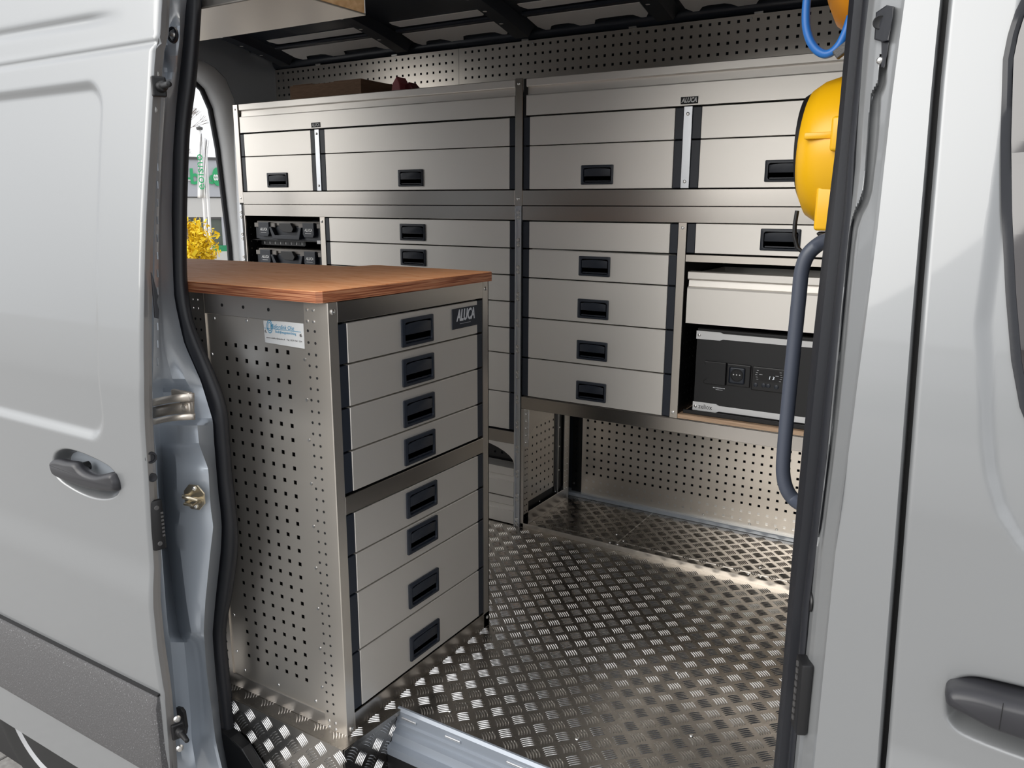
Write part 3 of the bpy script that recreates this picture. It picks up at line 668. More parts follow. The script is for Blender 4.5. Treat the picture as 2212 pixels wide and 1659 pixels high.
MB(NL).box(2.80, 2.845, -0.004, 0.0, 0.0, 0.508, 0.0008).build('rear_post', 'steel', lr)
rivets('rivets', NL, [(2.81+0.018*(i % 2), 0.34-(i//2)*0.026) for i in range(24)]+[(2.60, 0.066), (2.73, 0.066), (2.757, 0.15), (2.757, 0.25), (2.757, 0.33)], 0.0032, 0.0, lr)
mb = MB(R_)
for z in (0.452, 0.425, 0.398, 0.371, 0.344):
    mb.lathe((-1.448, 0.004, z), 1, [(0, 0.0065), (0.004, 0.0055), (0.004, 0.003), (0.001, 0)], 10)
mb.box(-1.460, -1.438, 0.001, 0.004, 0.325, 0.466, 0.001)
mb.build('post_bracket', 'bolt', lr, smooth=40)
bs = Fr((0, 2.90, 0), (1, 0, 0), (0, -1, 0))
hx = [-1.406+0.0325*i for i in range(39)]
perf('perforated_sheet', bs, -1.43, XR, 0.016, 0.51, hx, [0.041+0.0325*i for i in range(14)], 0.0095, 0.0012, 'steel_warm', lr, 0.0)
MB(bs).box(-1.415, XR, -0.004, -0.0014, 0.02, 0.085).build('backing_strip', 'bolt', lr)
perf('perforated_sheet', bs, -1.475, -1.432, 0.016, 0.51, [-1.455], [0.041+0.0325*i for i in range(14)], 0.0095, 0.0012, 'black', lr, 0.0)  # same sheet; black colour stands in for the shadow mirrored in this corner
rivets('rivets', bs, [(-1.465, 0.05), (-1.30, 0.028), (-0.9, 0.028), (-0.72, 0.028), (-0.62, 0.028)], 0.005, 0.0, lr)

# ---- perforated sheets above the racking
tf = Fr((0, 2.87, 0), (1, 0, 0), (0, -1, 0))
pt0 = on(534, 174, 1, 2.87); pt1 = on(1722, 38, 1, 2.87)
for nm, (a, b), lab in (('l', (-3.12, -2.02), 'left perforated steel sheet above the racking, behind the cardboard box'), ('r', (-2.018, -0.14), 'right perforated steel sheet above the racking, below the dark roof rail')):
    hx = [-3.10+0.0328*i for i in range(91)]; hx = [h for h in hx if a+0.012 < h < b-0.012]
    sh = perf('perforated_sheet', tf, a, b, 1.58, 1.823, hx, [1.806-0.0328*i for i in range(7)][::-1], 0.0095, 0.0012, 'steel_warm', None, 0.0)
    sh['label'] = lab; sh['category'] = 'sheet'
    rivets('rivets', tf, [(q, 1.812) for q in np.arange(a+0.35, b, 0.42)], 0.0045, 0.0, sh)
    mb = MB(tf)
    for q in np.arange(a+0.3, b, 0.45): mb.box(q, q+0.03, -0.002, 0.004, 1.823, 1.83, 0.001)
    mb.build('edge_clips', 'bolt', sh, kind='stuff')

# ---- shadow-side liner between racks and wall
# ================================================================== ITEMS IN / ON THE RACKS
def assortment_case(zb, label):
    t = thing('assortment_case', label, 'case', (-2.68, 2.5, zb), 'assortment cases in the left bay')
    cf = Fr((-2.868, 2.490, zb), (1, 0, 0), (0, -1, 0)); w = 0.405
    MB(cf).poly([(0, 0.004), (0.03, 0.0), (w-0.03, 0.0), (w, 0.004), (w, 0.058), (0, 0.058)], -0.28, -0.012, 0.002).build('body', 'dark', t)
    MB(cf).box(0.008, w-0.008, -0.27, -0.012, 0.059, 0.080, 0.003).build('clear_lid', 'clear', t)
    for u0 in (0.0, 0.10, 0.272, 0.378):
        MB(cf).box(u0, u0+0.03, -0.012, -0.004, 0.052, 0.072, 0.002).build('hinge_lug', 'clear', t)
    for u0 in (0.034, 0.304):
        l = MB(cf).poly([(u0, 0.075), (u0+0.066, 0.075), (u0+0.066, 0.026), (u0+0.058, 0.014), (u0+0.008, 0.014), (u0, 0.026)], -0.010, 0.004, 0.002).build('latch', 'dark', t)
        text('lettering', 'ALUCA', 0.016, 'white', cf, u0+0.034, 0.0045, 0.044, l, width=0.045, shear=0.25, bold=0.0005)
        MB(cf).box(u0+0.015, u0+0.05, 0.004, 0.0045, 0.030, 0.0315).build('print_line', 'white', l)
    # carrying handle: U bar
    hp = [(0.105, 0.055), (0.118, 0.055), (0.138, 0.018), (0.272, 0.018), (0.288, 0.055), (0.301, 0.055), (0.285, 0.004), (0.125, 0.004)]
    MB(cf).poly(hp, -0.008, 0.008, 0.002).build('carry_handle', 'dark', t)
    MB(cf).poly([(0.165, 0.072), (0.235, 0.072), (0.25, 0.048), (0.24, 0.034), (0.19, 0.034), (0.165, 0.048)], -0.01, 0.005, 0.002).build('centre_catch', 'black', t)
    return t
assortment_case(1.049, 'black assortment case with clear lid and two latches, upper of two in the left bay')
assortment_case(0.930, 'black assortment case, lower of two, half hidden by the worktop edge')

# aluminium tray box above the battery unit
tb = thing('storage_box', 'wide pale aluminium box with stepped rim, just above the black battery unit', 'box', (-0.5, YR, 0.834))
prof = [(-0.03, 0.834), (0.0, 0.834), (0.0, 0.944), (-0.003, 0.949), (-0.012, 0.951), (-0.014, 0.970), (-0.003, 0.973), (0.0, 0.976), (0.0, 0.996), (-0.003, 0.998), (-0.03, 0.998)]
MB(R_).poly(prof, -0.862, XR, ax='u').build('front', 'alu', tb)
MB().box(-0.858, XR, YR+0.03, 2.85, 0.836, 0.84).build('bottom', 'alu', tb)
mb = MB(); mb.box(-0.862, -0.859, YR+0.03, 2.85, 0.836, 0.99); mb.box(-0.86, XR, 2.848, 2.85, 0.836, 0.99); mb.build('sides', 'alu', tb)

# battery unit
pu = thing('battery_unit', 'black portable battery unit with white bars and power socket in the right rack', 'battery unit', (-0.55, 2.7, 0.536))
PF = Fr((0, 2.52, 0), (1, 0, 0), (0, -1, 0))
MB(PF).box(-0.838, -0.25, -0.33, 0.0, 0.537, 0.815, 0.003).build('casing', 'black', pu)
fp = MB(PF).box(-0.8365, -0.252, 0.0, 0.002, 0.541, 0.806, 0.0008).build('front_plate', 'black', pu)
for v0, v1, s in ((0.779, 0.806, 1), (0.541, 0.570, 1)):
    mv = (v0+v1)/2
    st = MB(PF).poly([(-0.838, v0), (-0.760, v0), (-0.750, mv-0.008), (-0.34, mv-0.008), (-0.33, v0), (-0.253, v0), (-0.253, v1), (-0.33, v1), (-0.34, mv+0.008), (-0.750, mv+0.008), (-0.760, v1), (-0.838, v1)], 0.002, 0.006, 0.001).build('white_bar', 'white', pu)
    screw('screw', PF, -0.828, 0.006, mv, 0.005, st)
text('lettering', 'zeliox', 0.022, 'plasticgrey', PF, -0.795, 0.0065, 0.556, pu, width=0.046)
# flap socket cover, socket, control panel
MB(PF).poly([(-0.803, 0.710), (-0.733, 0.710), (-0.733, 0.636), (-0.803, 0.636), (-0.803, 0.646), (-0.788, 0.652), (-0.788, 0.695), (-0.803, 0.700)], 0.002, 0.012, 0.0015).build('socket_cover', 'black', pu)
sk = MB(PF).box(-0.731, -0.655, 0.002, 0.008, 0.637, 0.709, 0.003, 2).build('socket_frame', 'black', pu)
MB(PF).box(-0.722, -0.672, 0.008, 0.012, 0.647, 0.700, 0.005, 3).build('socket_plate', 'dark', sk)
MB(PF).lathe((-0.697, 0.012, 0.674), 1, [(0, 0.021), (0.0015, 0.020), (0.0015, 0.018), (0.0004, 0.017), (0.0004, 0)], 24).build('socket_well', 'shadow', sk)
mb = MB(PF)
for du in (-0.010, 0, 0.010): mb.lathe((-0.697+du, 0.0125, 0.676), 1, [(0, 0.0022), (0.002, 0.0018), (0.002, 0)], 10)
mb.build('contact_pins', 'white', sk, smooth=40)
cp = MB(PF).box(-0.651, -0.545, 0.002, 0.006, 0.632, 0.708, 0.003, 2).build('control_panel', 'black', pu)
MB(PF).poly([(-0.598+0.048*math.copysign(abs(math.cos(t))**0.6, math.cos(t)), 0.682+0.019*math.copysign(abs(math.sin(t))**0.8, math.sin(t))) for t in np.linspace(0, 2*PI, 28, endpoint=False)], 0.006, 0.0068).build('display', 'shadow', cp)
text('digits', '1 3', 0.015, 'lcd', PF, -0.590, 0.007, 0.676, cp, shear=0.15)
mb = MB(PF)
for k in range(5):
    mb.box(-0.640+0.002*abs(k-2), -0.634+0.002*abs(k-2), 0.0068, 0.0072, 0.668+k*0.007, 0.669+k*0.007); mb.box(-0.562-0.002*abs(k-2), -0.556-0.002*abs(k-2), 0.0068, 0.0072, 0.668+k*0.007, 0.669+k*0.007)
mb.box(-0.628, -0.618, 0.0068, 0.0072, 0.684, 0.685); mb.box(-0.578, -0.568, 0.0068, 0.0072, 0.684, 0.685)
mb.build('scale_marks', 'logo', cp, kind='stuff')
mb = MB(PF)
for u in (-0.637, -0.612, -0.598, -0.573): mb.lathe((u, 0.006, 0.650 if u in (-0.637, -0.573) else 0.651), 1, [(0, 0.007), (0.002, 0.007), (0.003, 0.005), (0.003, 0)], 16)
mb.build('push_buttons', 'dark', cp, smooth=40)
mb = MB(PF)
for k in range(9): mb.box(-0.774+k*0.0045, -0.7712+k*0.0045, 0.002, 0.0023, 0.6225, 0.6255)
mb.box(-0.765, -0.742, 0.002, 0.0023, 0.6175, 0.6185); mb.build('print', 'logo', pu)

# cardboard box and red packet on the top stowage
cb = thing('cardboard_box', 'flat brown cardboard box lying on top of the upper left cabinet', 'box', (-2.5, 2.66, 1.588))
X0, X1, Y0, Y1, Z0, Z1 = -2.752, -2.345, 2.64, 2.84, 1.589, 1.700
MB().box(X0, X1, Y0, Y1, Z0, Z1).build('body', 'card', cb)
mb = MB(); mb.box(X0, X1, Y0-0.0025, Y0, Z0, Z1-0.003); mb.build('front_flap', 'card', cb)
mb = MB(); mb.box(X0+0.02, X0+0.13, Y0-0.004, Y0+0.02, Z1, Z1+0.003); mb.box(X1-0.15, X1, Y0-0.002, Y1, Z1, Z1+0.003); mb.build('lid_flap', 'card', cb)
rpk = thing('wrapped_packet', 'small pink and red wrapped packet on the shelf right of the cardboard box', 'packet', (-2.12, 2.62, 1.588))
mb = MB(); mb.poly([(-2.165, 1.589), (-2.10, 1.589), (-2.112, 1.665), (-2.128, 1.690), (-2.15, 1.665)], 2.60, 2.66, 0.004); mb.build('wrapper', 'redpack', rpk)
mb = MB(); mb.poly([(-2.112, 1.589), (-2.05, 1.589), (-2.06, 1.64), (-2.09, 1.67), (-2.11, 1.66)], 2.63, 2.68, 0.004); mb.build('wrapper', new_mat('dark red', (0.22, 0.03, 0.035), 0, 0.5), rpk)

# overhead stowage above the sliding door
oh = thing('overhead_shelf', 'overhead steel stowage shelf with plywood end, hanging under the roof above the worktop', 'shelf', (-1.9, 1.4, 1.62))
mb = MB(); mb.box(-2.9, -1.313, 1.27, 1.502, 1.62, 1.624, 0.001); mb.build('bottom_plate', M['steel_warm'], oh)
mb = MB(); mb.box(-2.9, -1.313, 1.499, 1.502, 1.624, 1.80, 0.0005); mb.build('back_edge', 'steel', oh)
mb = MB(); mb.box(-1.325, -1.314, 1.275, 1.498, 1.6245, 1.86); mb.build('plywood_end', 'pale_ply', oh)
mb = MB(); mb.box(-2.9, -1.33, 1.275, 1.28, 1.6245, 1.86); mb.build('front_edge', 'steel', oh)

# ================================================================== HOSE REELS, GRAB HANDLE
rl = thing('hose_reel', 'bright yellow round reel housing hanging at the right edge of the doorway', 'reel', (-0.28, 1.72, 1.30))
RC = (-0.235, 1.72, 1.301)
mb = MB(); mb.lathe(RC, 0, [(0.02, 0), (0.02, 0.128), (0, 0.138), (-0.035, 0.143), (-0.075, 0.141), (-0.10, 0.134), (-0.122, 0.120), (-0.134, 0.095), (-0.134, 0)], 48)
hous = mb.build('housing', 'yellow', rl, smooth=40)
mb = MB(); mb.lathe((RC[0]-0.118, RC[1], RC[2]+0.01), 0, [(0, 0.102), (-0.008, 0.106), (-0.018, 0.100), (-0.020, 0)], 40); mb.build('drum_flange', 'black', rl, smooth=40)
mb = MB(); mb.lathe((RC[0]-0.04, RC[1], RC[2]), 0, [(0.004, 0.142), (0.004, 0.1465), (-0.004, 0.1465), (-0.004, 0.142)], 48); mb.build('seam_rib', 'yellow', rl, smooth=40)
nearY = RC[1]-0.143
mb = MB(); mb.box(RC[0]-0.062, RC[0]-0.022, nearY-0.016, nearY+0.02, RC[2]-0.005, RC[2]+0.055, 0.006, 3); mb.build('clasp', 'yellow', rl, smooth=40)
mb = MB(); mb.lathe((RC[0]-0.042, nearY-0.0165, RC[2]+0.040), 1, [(0, 0.005), (-0.001, 0.005), (-0.001, 0)], 10); mb.lathe((RC[0]-0.042, nearY-0.0165, RC[2]+0.008), 1, [(0, 0.005), (-0.001, 0.005), (-0.001, 0)], 10); mb.build('clasp_holes', 'shadow', rl)
mb = MB(); mb.box(RC[0]-0.085, RC[0]-0.015, nearY+0.02, nearY+0.07, RC[2]-0.145, RC[2]-0.065, 0.006, 3); mb.build('hose_outlet', 'yellow', rl, smooth=40)
mb = MB(); mb.box(RC[0]-0.08, RC[0]-0.02, nearY+0.03, nearY+0.06, RC[2]-0.155, RC[2]-0.147, 0.003); mb.build('outlet_roller', 'black', rl)
mb = MB(); mb.box(RC[0]-0.11, RC[0]-0.06, nearY-0.001, nearY+0.03, RC[2]+0.018, RC[2]+0.030, 0.003, 2); mb.build('moulded_rib', 'yellow', rl, smooth=40)
mb = MB(); mb.box(RC[0]-0.03, RC[0]+0.13, RC[1]-0.03, RC[1]+0.05, RC[2]-0.06, RC[2]+0.06, 0.01); mb.build('wall_bracket', 'black', rl)
cab = thing('power_cable', 'thin black cable hanging in a loop below the yellow reel', 'cable', tuple(on(1722, 480, 1, 1.66)))
pp = [on(*q, 1, 1.66) for q in [(1722, 455), (1717, 485), (1716, 510), (1722, 535), (1737, 547), (1755, 542), (1775, 532), (1795, 515), (1810, 495)]]
MB().tube(pp, 0.0042, 8).build('cable', 'black', cab, smooth=60)
rl2 = thing('hose_reel', 'amber reel housing at the very top of the doorway, with the blue hose', 'reel', (-0.28, 1.72, 1.66))
R2 = (-0.245, 1.72, 1.645)
MB().lathe(R2, 0, [(0.02, 0), (0.02, 0.12), (-0.02, 0.135), (-0.055, 0.132), (-0.085, 0.112), (-0.10, 0.08), (-0.10, 0)], 40).build('housing', 'amber', rl2, smooth=40)
MB().box(R2[0]+0.0, R2[0]+0.125, R2[1]-0.03, R2[1]+0.03, R2[2]-0.05, R2[2]+0.05, 0.01).build('wall_bracket', 'black', rl2)
hose = thing('air_hose', 'bright blue hose hanging in a loop beside the amber reel', 'hose', tuple(on(1780, 120, 1, 1.62)))
pp = [on(*q, 1, 1.60) for q in [(1752, -60), (1746, -30), (1743, 0), (1741, 30), (1742, 60), (1750, 88), (1764, 108), (1782, 117), (1798, 112), (1812, 98), (1822, 80), (1830, 60), (1838, 35)]]
def smoothpts(P, n=6):
    P = [np.array(p) for p in P]; out = []
    Q = [P[0]]+P+[P[-1]]
    for i in range(1, len(Q)-2):
        a, b, c, d = Q[i-1], Q[i], Q[i+1], Q[i+2]
        for k in range(n):
            t = k/n; out.append(0.5*((2*b)+(-a+c)*t+(2*a-5*b+4*c-d)*t*t+(-a+3*b-3*c+d)*t**3))
    out.append(P[-1]); return out
MB().tube(smoothpts(pp), 0.0075, 12).build('hose', 'bluehose', hose, smooth=60)
MB(Fr(on(1822, 108, 1, 1.60), (0.8, 0, 0.6), (0, -1, 0), (-0.6, 0, 0.8))).box(-0.016, 0.016, -0.008, 0.008, -0.007, 0.009, 0.002, 2).build('hose_fitting', 'plasticgrey', hose)
gh = thing('grab_handle', 'dark blue grey bent grab bar inside the right edge of the doorway', 'grab handle', tuple(on(1710, 800, 1, 1.42)))
pp = [on(*q, 1, yy) for q, yy in [((1812, 512), 1.36), ((1790, 518), 1.40), ((1768, 528), 1.42), ((1745, 550), 1.42), ((1732, 585), 1.42), ((1726, 640), 1.42), ((1714, 760), 1.42), ((1702, 880), 1.42), ((1693, 980), 1.42), ((1692, 1025), 1.42), ((1700, 1058), 1.42), ((1716, 1080), 1.42), ((1735, 1092), 1.40), ((1755, 1100), 1.36)]]
MB().tube(smoothpts(pp), 0.0125, 16).build('bar', 'grip', gh, smooth=60)
for z in (1.09, 0.66): MB().box(-0.24, -0.121, 1.34, 1.39, z, z+0.04, 0.004).build('mounting_foot', 'black', gh)

# ================================================================== VAN BODY AROUND THE DOORWAY
body = thing('van_body', 'silver van body framing the open side doorway, with black rubber seal', 'van', (-0.9, 1.1, -0.525))
# --- seals (left and right runs)
SL = [((402.5, -20), (431, -20)), ((402.5, 0), (429, 12)), ((397.5, 60), (427, 60)), ((392, 120), (423, 120)), ((385.6, 179), (418, 175)), ((375.6, 259), (407, 259)), ((371.6, 330), (402.5, 330)), ((370, 450), (399, 450)), ((369, 575), (398.5, 575)), ((373, 640), (403, 640)), ((385, 700), (412, 690)), ((397, 745), (428, 735)), ((417, 790), (447, 780)), ((435, 830), (467, 830)), ((453, 885), (484, 880)), ((461, 950), (491, 950)), ((466, 1030), (497, 1030)), ((474, 1090), (504, 1090)), ((478, 1150), (509, 1150)), ((476, 1210), (506, 1210)), ((467, 1280), (496, 1280)), ((458, 1355), (484, 1360)), ((461, 1430), (488, 1430)), ((468, 1499), (495, 1499)), ((476, 1592), (505, 1592)), ((488, 1659), (520, 1655)), ((505, 1710), (545, 1700))]
pa = []; ra = []
for a, b in SL:
    A = onb(*a, 1.15); B = onb(*b, 1.15); pa.append((A+B)/2); ra.append(np.linalg.norm(A-B)/2*0.95)
MB().tube(smoothpts(pa, 4), [ra[0]]*1+list(np.interp(np.linspace(0, len(ra)-1, 4*(len(ra)-1)+1)[1:], range(len(ra)), ra)), 14, flat=0.8).build('door_seal', 'rubber', body, smooth=60)
SR = [((1838, -20), (1880, -20)), ((1837, 0), (1877, 0)), ((1822, 170), (1858, 190)), ((1808, 320), (1845, 330)), ((1790, 450), (1838, 465)), ((1775, 570), (1824, 600)), ((1760, 700), (1812, 720)), ((1745, 850), (1798, 850)), ((1730, 1000), (1784, 1000)), ((1718, 1130), (1768, 1150)), ((1704, 1300), (1748, 1300)), ((1692, 1450), (1735, 1450)), ((1680, 1580), (1720, 1590)), ((1668, 1700), (1710, 1700))]
rows = []
for a, b in SR:
    A = onb(*a, 1.10); B = onb(*b, 1.04); D = B-A
    c = (A+B)/2
    rows.append([A+np.array([0.012, 0.03, 0]), A, A+D*0.18+np.array([-0.004, -0.008, 0]), A+D*0.45+np.array([-0.004, -0.006, 0]), A+D*0.60+np.array([0.003, 0.006, 0]), A+D*0.72+np.array([-0.001, -0.002, 0]), A+D*0.88+np.array([-0.002, -0.004, 0]), B, B+np.array([0.006, 0.012, 0])])
MB().grid(rows).build('door_seal', 'rubber', body, smooth=60)
# --- left jamb (C pillar face) : columns from the door edge in to the seal
JL = [  # py : [(px, y)...]
 (-30, [(318, 0.985), (352, 1.00), (366, 1.03), (372, 1.06), (392, 1.085), (408, 1.13)]),
 (0,   [(318, 0.985), (350, 1.00), (364, 1.03), (371, 1.06), (388, 1.085), (404, 1.13)]),
 (35,  [(316, 0.985), (350, 1.00), (358, 1.03), (376, 1.055), (388, 1.07), (400, 1.13)]),
 (55,  [(316, 0.985), (348, 1.00), (354, 1.02), (366, 1.035), (389, 1.04), (399, 1.13)]),
 (90,  [(314, 0.985), (346, 1.00), (354, 1.02), (360, 1.03), (388, 1.035), (396, 1.13)]),
 (120, [(314, 0.985), (346, 1.005), (356, 1.05), (366, 1.035), (384, 1.04), (393, 1.13)]),
 (155, [(312, 0.985), (344, 1.005), (358, 1.06), (374, 1.065), (380, 1.07), (389, 1.13)]),
 (220, [(310, 0.985), (342, 1.00), (356, 1.03), (362, 1.06), (372, 1.09), (382, 1.13)]),
 (330, [(306, 0.985), (338, 1.00), (350, 1.03), (352, 1.06), (360, 1.09), (374, 1.13)]),
 (460, [(302, 0.985), (335, 1.00), (343, 1.02), (347, 1.05), (356, 1.08), (371, 1.13)]),
 (640, [(302, 0.985), (334, 1.00), (342, 1.02), (348, 1.05), (358, 1.08), (376, 1.13)]),
 (740, [(302, 0.985), (333, 1.00), (345, 1.02), (352, 1.05), (372, 1.08), (398, 1.13)]),
 (820, [(302, 0.985), (330, 1.00), (350, 1.03), (372, 1.07), (400, 1.09), (434, 1.13)]),
 (846, [(302, 0.985), (330, 1.01), (352, 1.08), (390, 1.10), (416, 1.11), (442, 1.13)]),
 (905, [(302, 0.985), (332, 1.01), (352, 1.08), (395, 1.10), (430, 1.11), (460, 1.13)]),
 (918, [(304, 0.985), (333, 1.00), (344, 1.03), (390, 1.035), (426, 1.05), (462, 1.13)]),
 (958, [(306, 0.985), (336, 1.00), (346, 1.035), (388, 1.03), (430, 1.045), (464, 1.13)]),
 (968, [(306, 0.985), (338, 1.00), (348, 1.04), (376, 1.02), (434, 1.035), (465, 1.13)]),
 (1013,[(308, 0.985), (340, 1.00), (352, 1.06), (380, 1.00), (452, 1.02), (468, 1.13)]),
 (1069,[(310, 0.985), (343, 1.00), (353, 1.07), (381, 1.00), (455, 1.02), (473, 1.13)]),
 (1100,[(314, 0.985), (346, 1.00), (357, 1.07), (389, 1.00), (457, 1.02), (477, 1.13)]),
 (1138,[(316, 0.985), (347, 1.00), (356, 1.07), (383, 1.00), (463, 1.02), (480, 1.13)]),
 (1190,[(320, 0.985), (350, 1.00), (362, 1.07), (388, 1.00), (456, 1.02), (478, 1.13)]),
 (1300,[(328, 0.985), (358, 1.00), (376, 1.07), (402, 1.00), (444, 1.02), (466, 1.13)]),
 (1366,[(334, 0.985), (364, 1.00), (386, 1.06), (413, 1.00), (440, 1.02), (460, 1.13)]),
 (1386,[(336, 0.985), (368, 1.00), (398, 1.03), (422, 1.04), (442, 1.02), (461, 1.13)]),
 (1450,[(342, 0.985), (374, 1.00), (404, 1.04), (430, 1.05), (446, 1.03), (466, 1.13)]),
 (1545,[(350, 0.985), (382, 1.00), (412, 1.04), (437, 1.05), (459, 1.03), (475, 1.13)]),
 (1600,[(356, 0.985), (388, 1.00), (414, 1.03), (440, 1.03), (466, 1.03), (481, 1.13)]),
 (1659,[(362, 0.985), (396, 1.00), (424, 1.02), (452, 1.02), (480, 1.03), (492, 1.13)]),
 (1720,[(370, 0.985), (410, 1.00), (440, 1.01), (470, 1.02), (500, 1.03), (510, 1.13)])]
rows = [[onb(px, py, y) for px, y in cols] for py, cols in JL]
jm = MB().grid(rows).build('pillar_panel', 'jamb', body, smooth=28)
sd = jm.modifiers.new('Subsurf', 'SUBSURF'); sd.levels = 2; sd.render_levels = 2; sd.subdivision_type = 'SIMPLE'
jm.modifiers.move(1, 0)
bv = jm.modifiers.new('Smooth', 'SMOOTH'); bv.iterations = 3; bv.factor = 0.4; jm.modifiers.move(2, 1)
# weld flange dashes beside the door edge
mb = MB()
for py in range(240, 800, 38):
    a = onb(343, py, 1.0); b = onb(344, py+16, 1.0); mb.tube([a+np.array([0.004, -0.006, 0]), b+np.array([0.004, -0.006, 0])], 0.0018, 6)
mb.build('weld_marks', 'jamb', body, smooth=60, kind='stuff')
# round buffer cup
bc = onb(375, 76, 1.018); BFm = Fr(bc, (1, 0, 0), (0.35, -0.93, 0))
mb = MB(BFm); mb.lathe((0, 0, 0), 1, [(0, 0.016), (0.006, 0.015), (0.006, 0.011), (0.002, 0.010)], 24); bcup = mb.build('buffer_cup', 'rubber', body, smooth=40)
mb = MB(BFm); mb.lathe((0, 0.002, 0), 1, [(0, 0.0098), (0.003, 0.009), (0.003, 0.004), (0.012, 0.0035), (0.012, 0)], 16); mb.build('buffer_pin', 'bolt', bcup, smooth=40)
# roller bracket (hinge carriage)
def hq(px, py, y): return onb(px, py, y)
mb = MB()
def arcplate(y0px, y1px, xa, xb, yo, sag=6):
    rws = []
    for f in (0, 1):
        r = []
        for k in range(9):
            t = k/8; px = xa+(xb-xa)*t; py = (y0px, y1px)[f] + sag*(0.6-t)**2*2 - 10*t
            r.append(onb(px, py, yo-0.02*math.sin(PI*t)))
        rws.append(r)
    mb.grid(rws)
arcplate(858, 874, 330, 420, 0.99); arcplate(876, 900, 330, 420, 1.00); arcplate(902, 914, 330, 422, 0.985)
mb.build('roller_bracket', 'brassy', body, smooth=50, thick=0.006)
mb = MB(Fr(onb(402, 880, 0.985), (1, 0, 0), (0, -1, 0))); mb.box(-0.014, 0.014, -0.004, 0.003, -0.014, 0.012, 0.002); mb.lathe((0, 0.003, 0), 1, [(0, 0.0075), (0.003, 0.0065), (0.003, 0.0035), (0.001, 0)], 14)
mb.build('bracket_bolt', 'brassy', body, smooth=40)
mb = MB(Fr(onb(395, 852, 0.985), (1, 0, 0), (0, -1, 0))); mb.box(-0.03, 0.026, -0.004, 0.006, -0.010, 0.008, 0.003, 2); mb.build('bracket_clip', 'brassy', body, smooth=40)
# striker
sp_ = Fr(onb(425, 1072, 1.005)+np.array([0, -0.004, 0]), (1, 0.22, 0), (0.22, -0.97, 0))
oct_ = [(0.027*math.cos(t)*1.0, 0.029*math.sin(t)) for t in np.linspace(PI/8, 2*PI+PI/8, 8, endpoint=False)]
st = MB(sp_).poly(oct_, 0.0, 0.003, 0.0005).build('striker_plate', 'zinc', body)
pts = [sp_.p(-0.014, 0.003, 0.002), sp_.p(-0.014, 0.016, 0.006), sp_.p(-0.006, 0.026, 0.008), sp_.p(0.010, 0.026, 0.007), sp_.p(0.018, 0.018, 0.003), sp_.p(0.018, 0.003, 0.0)]
MB().tube(pts, 0.0042, 10).build('striker_loop', 'zinc', st, smooth=60)
pts = [sp_.p(-0.010, 0.003, -0.008), sp_.p(-0.008, 0.022, -0.009), sp_.p(0.010, 0.022, -0.009), sp_.p(0.014, 0.003, -0.008)]
MB().tube(pts, 0.0035, 10).build('striker_loop', 'zinc', st, smooth=60)
screw('screw', sp_, 0.002, 0.003, 0.019, 0.0055, st); screw('screw', sp_, 0.002, 0.003, -0.019, 0.0055, st)
# small dimples
for q in ((422, 1030), (412, 1125), (410, 944)):
    f = Fr(onb(*q, 1.0)+np.array([0, -0.012, 0]), (1, 0, 0), (0, -1, 0))
# black guide bracket low on the pillar
gb = Fr(onb(401, 1560, 1.0)+np.array([0, -0.01, 0]), (1, 0, 0), (0, -1, 0))
MB(gb).poly([(-0.010, 0.042), (0.006, 0.045), (0.015, 0.038), (0.018, 0.0), (0.012, -0.02), (-0.004, -0.036), (-0.008, -0.02)], -0.004, 0.004, 0.001).build('guide_socket', 'black', body)

# --- right jamb (B pillar) and outer skin
yb0 = 1.0
JR = []
def P2(px, py, y): return onb(px, py, y)
edge = [((1959, -30)), ((1954.5, 0)), ((1941, 100)), ((1926, 215)), ((1910, 360)), ((1895, 500)), ((1872, 680)), ((1852, 830)), ((1832, 985)), ((1805, 1190)), ((1786, 1380)), ((1768, 1560)), ((1758, 1659)), ((1750, 1720))]
sealx = [(1873, -30), (1872, 0), (1860, 110), (1852, 225), (1846, 360), (1830, 500), (1812, 680), (1798, 830), (1784, 985), (1760, 1190), (1743, 1380), (1722, 1560), (1713, 1659), (1708, 1720)]
# pressed groove on the upper B pillar jamb
GR = [(1901, 1914.7, 150), (1896.6, 1912, 180), (1890, 1908, 192), (1883, 1901, 206), (1878, 1898.5, 253), (1875, 1895.7, 300), (1870, 1888, 370), (1865, 1882, 415), (1856, 1874, 440), (1845, 1862, 462), (1838, 1852, 490), (1833, 1846, 530), (1823, 1835, 640), (1809, 1820, 800), (1793, 1803, 960), (1772, 1782, 1130), (1764, 1774, 1190)]
def jdy(px, py):
    e_ = np.interp(py, [q[1] for q in edge], [q[0] for q in edge]); s2 = np.interp(py, [q[1] for q in sealx], [q[0] for q in sealx])
    return float(np.interp((px-e_)/(s2-e_), [0, .1, .35, .6, .8, 1], [0, .004, .012, .020, .028, .045]))
def groove_depth(px, py):
    if py < 120 or py > 1190: return 0.0
    a_ = np.interp(py, [g[2] for g in GR], [g[0] for g in GR]); b_ = np.interp(py, [g[2] for g in GR], [g[1] for g in GR])
    w_ = min(1, max(0, (px-a_+1.5)/3.0)) * min(1, max(0, (b_+1.5-px)/3.0))
    return 0.016*w_*min(1, (1190-py)/60)
rows = []
for py in list(range(-30, 560, 7))+list(range(560, 1721, 20)):
    e_ = np.interp(py, [q[1] for q in edge], [q[0] for q in edge]); s2 = np.interp(py, [q[1] for q in sealx], [q[0] for q in sealx]); row = []
    for t in np.linspace(0, 1, 44):
        px = e_+(s2-e_)*t; row.append(P2(px, py, yb0+jdy(px, py)+groove_depth(px, py)))
    rows.append(row)
MB().grid(rows).build('pillar_panel', 'paint', body, smooth=40)
def jp(px, py, off=0.0): return P2(px, py, yb0+jdy(px, py)-off)
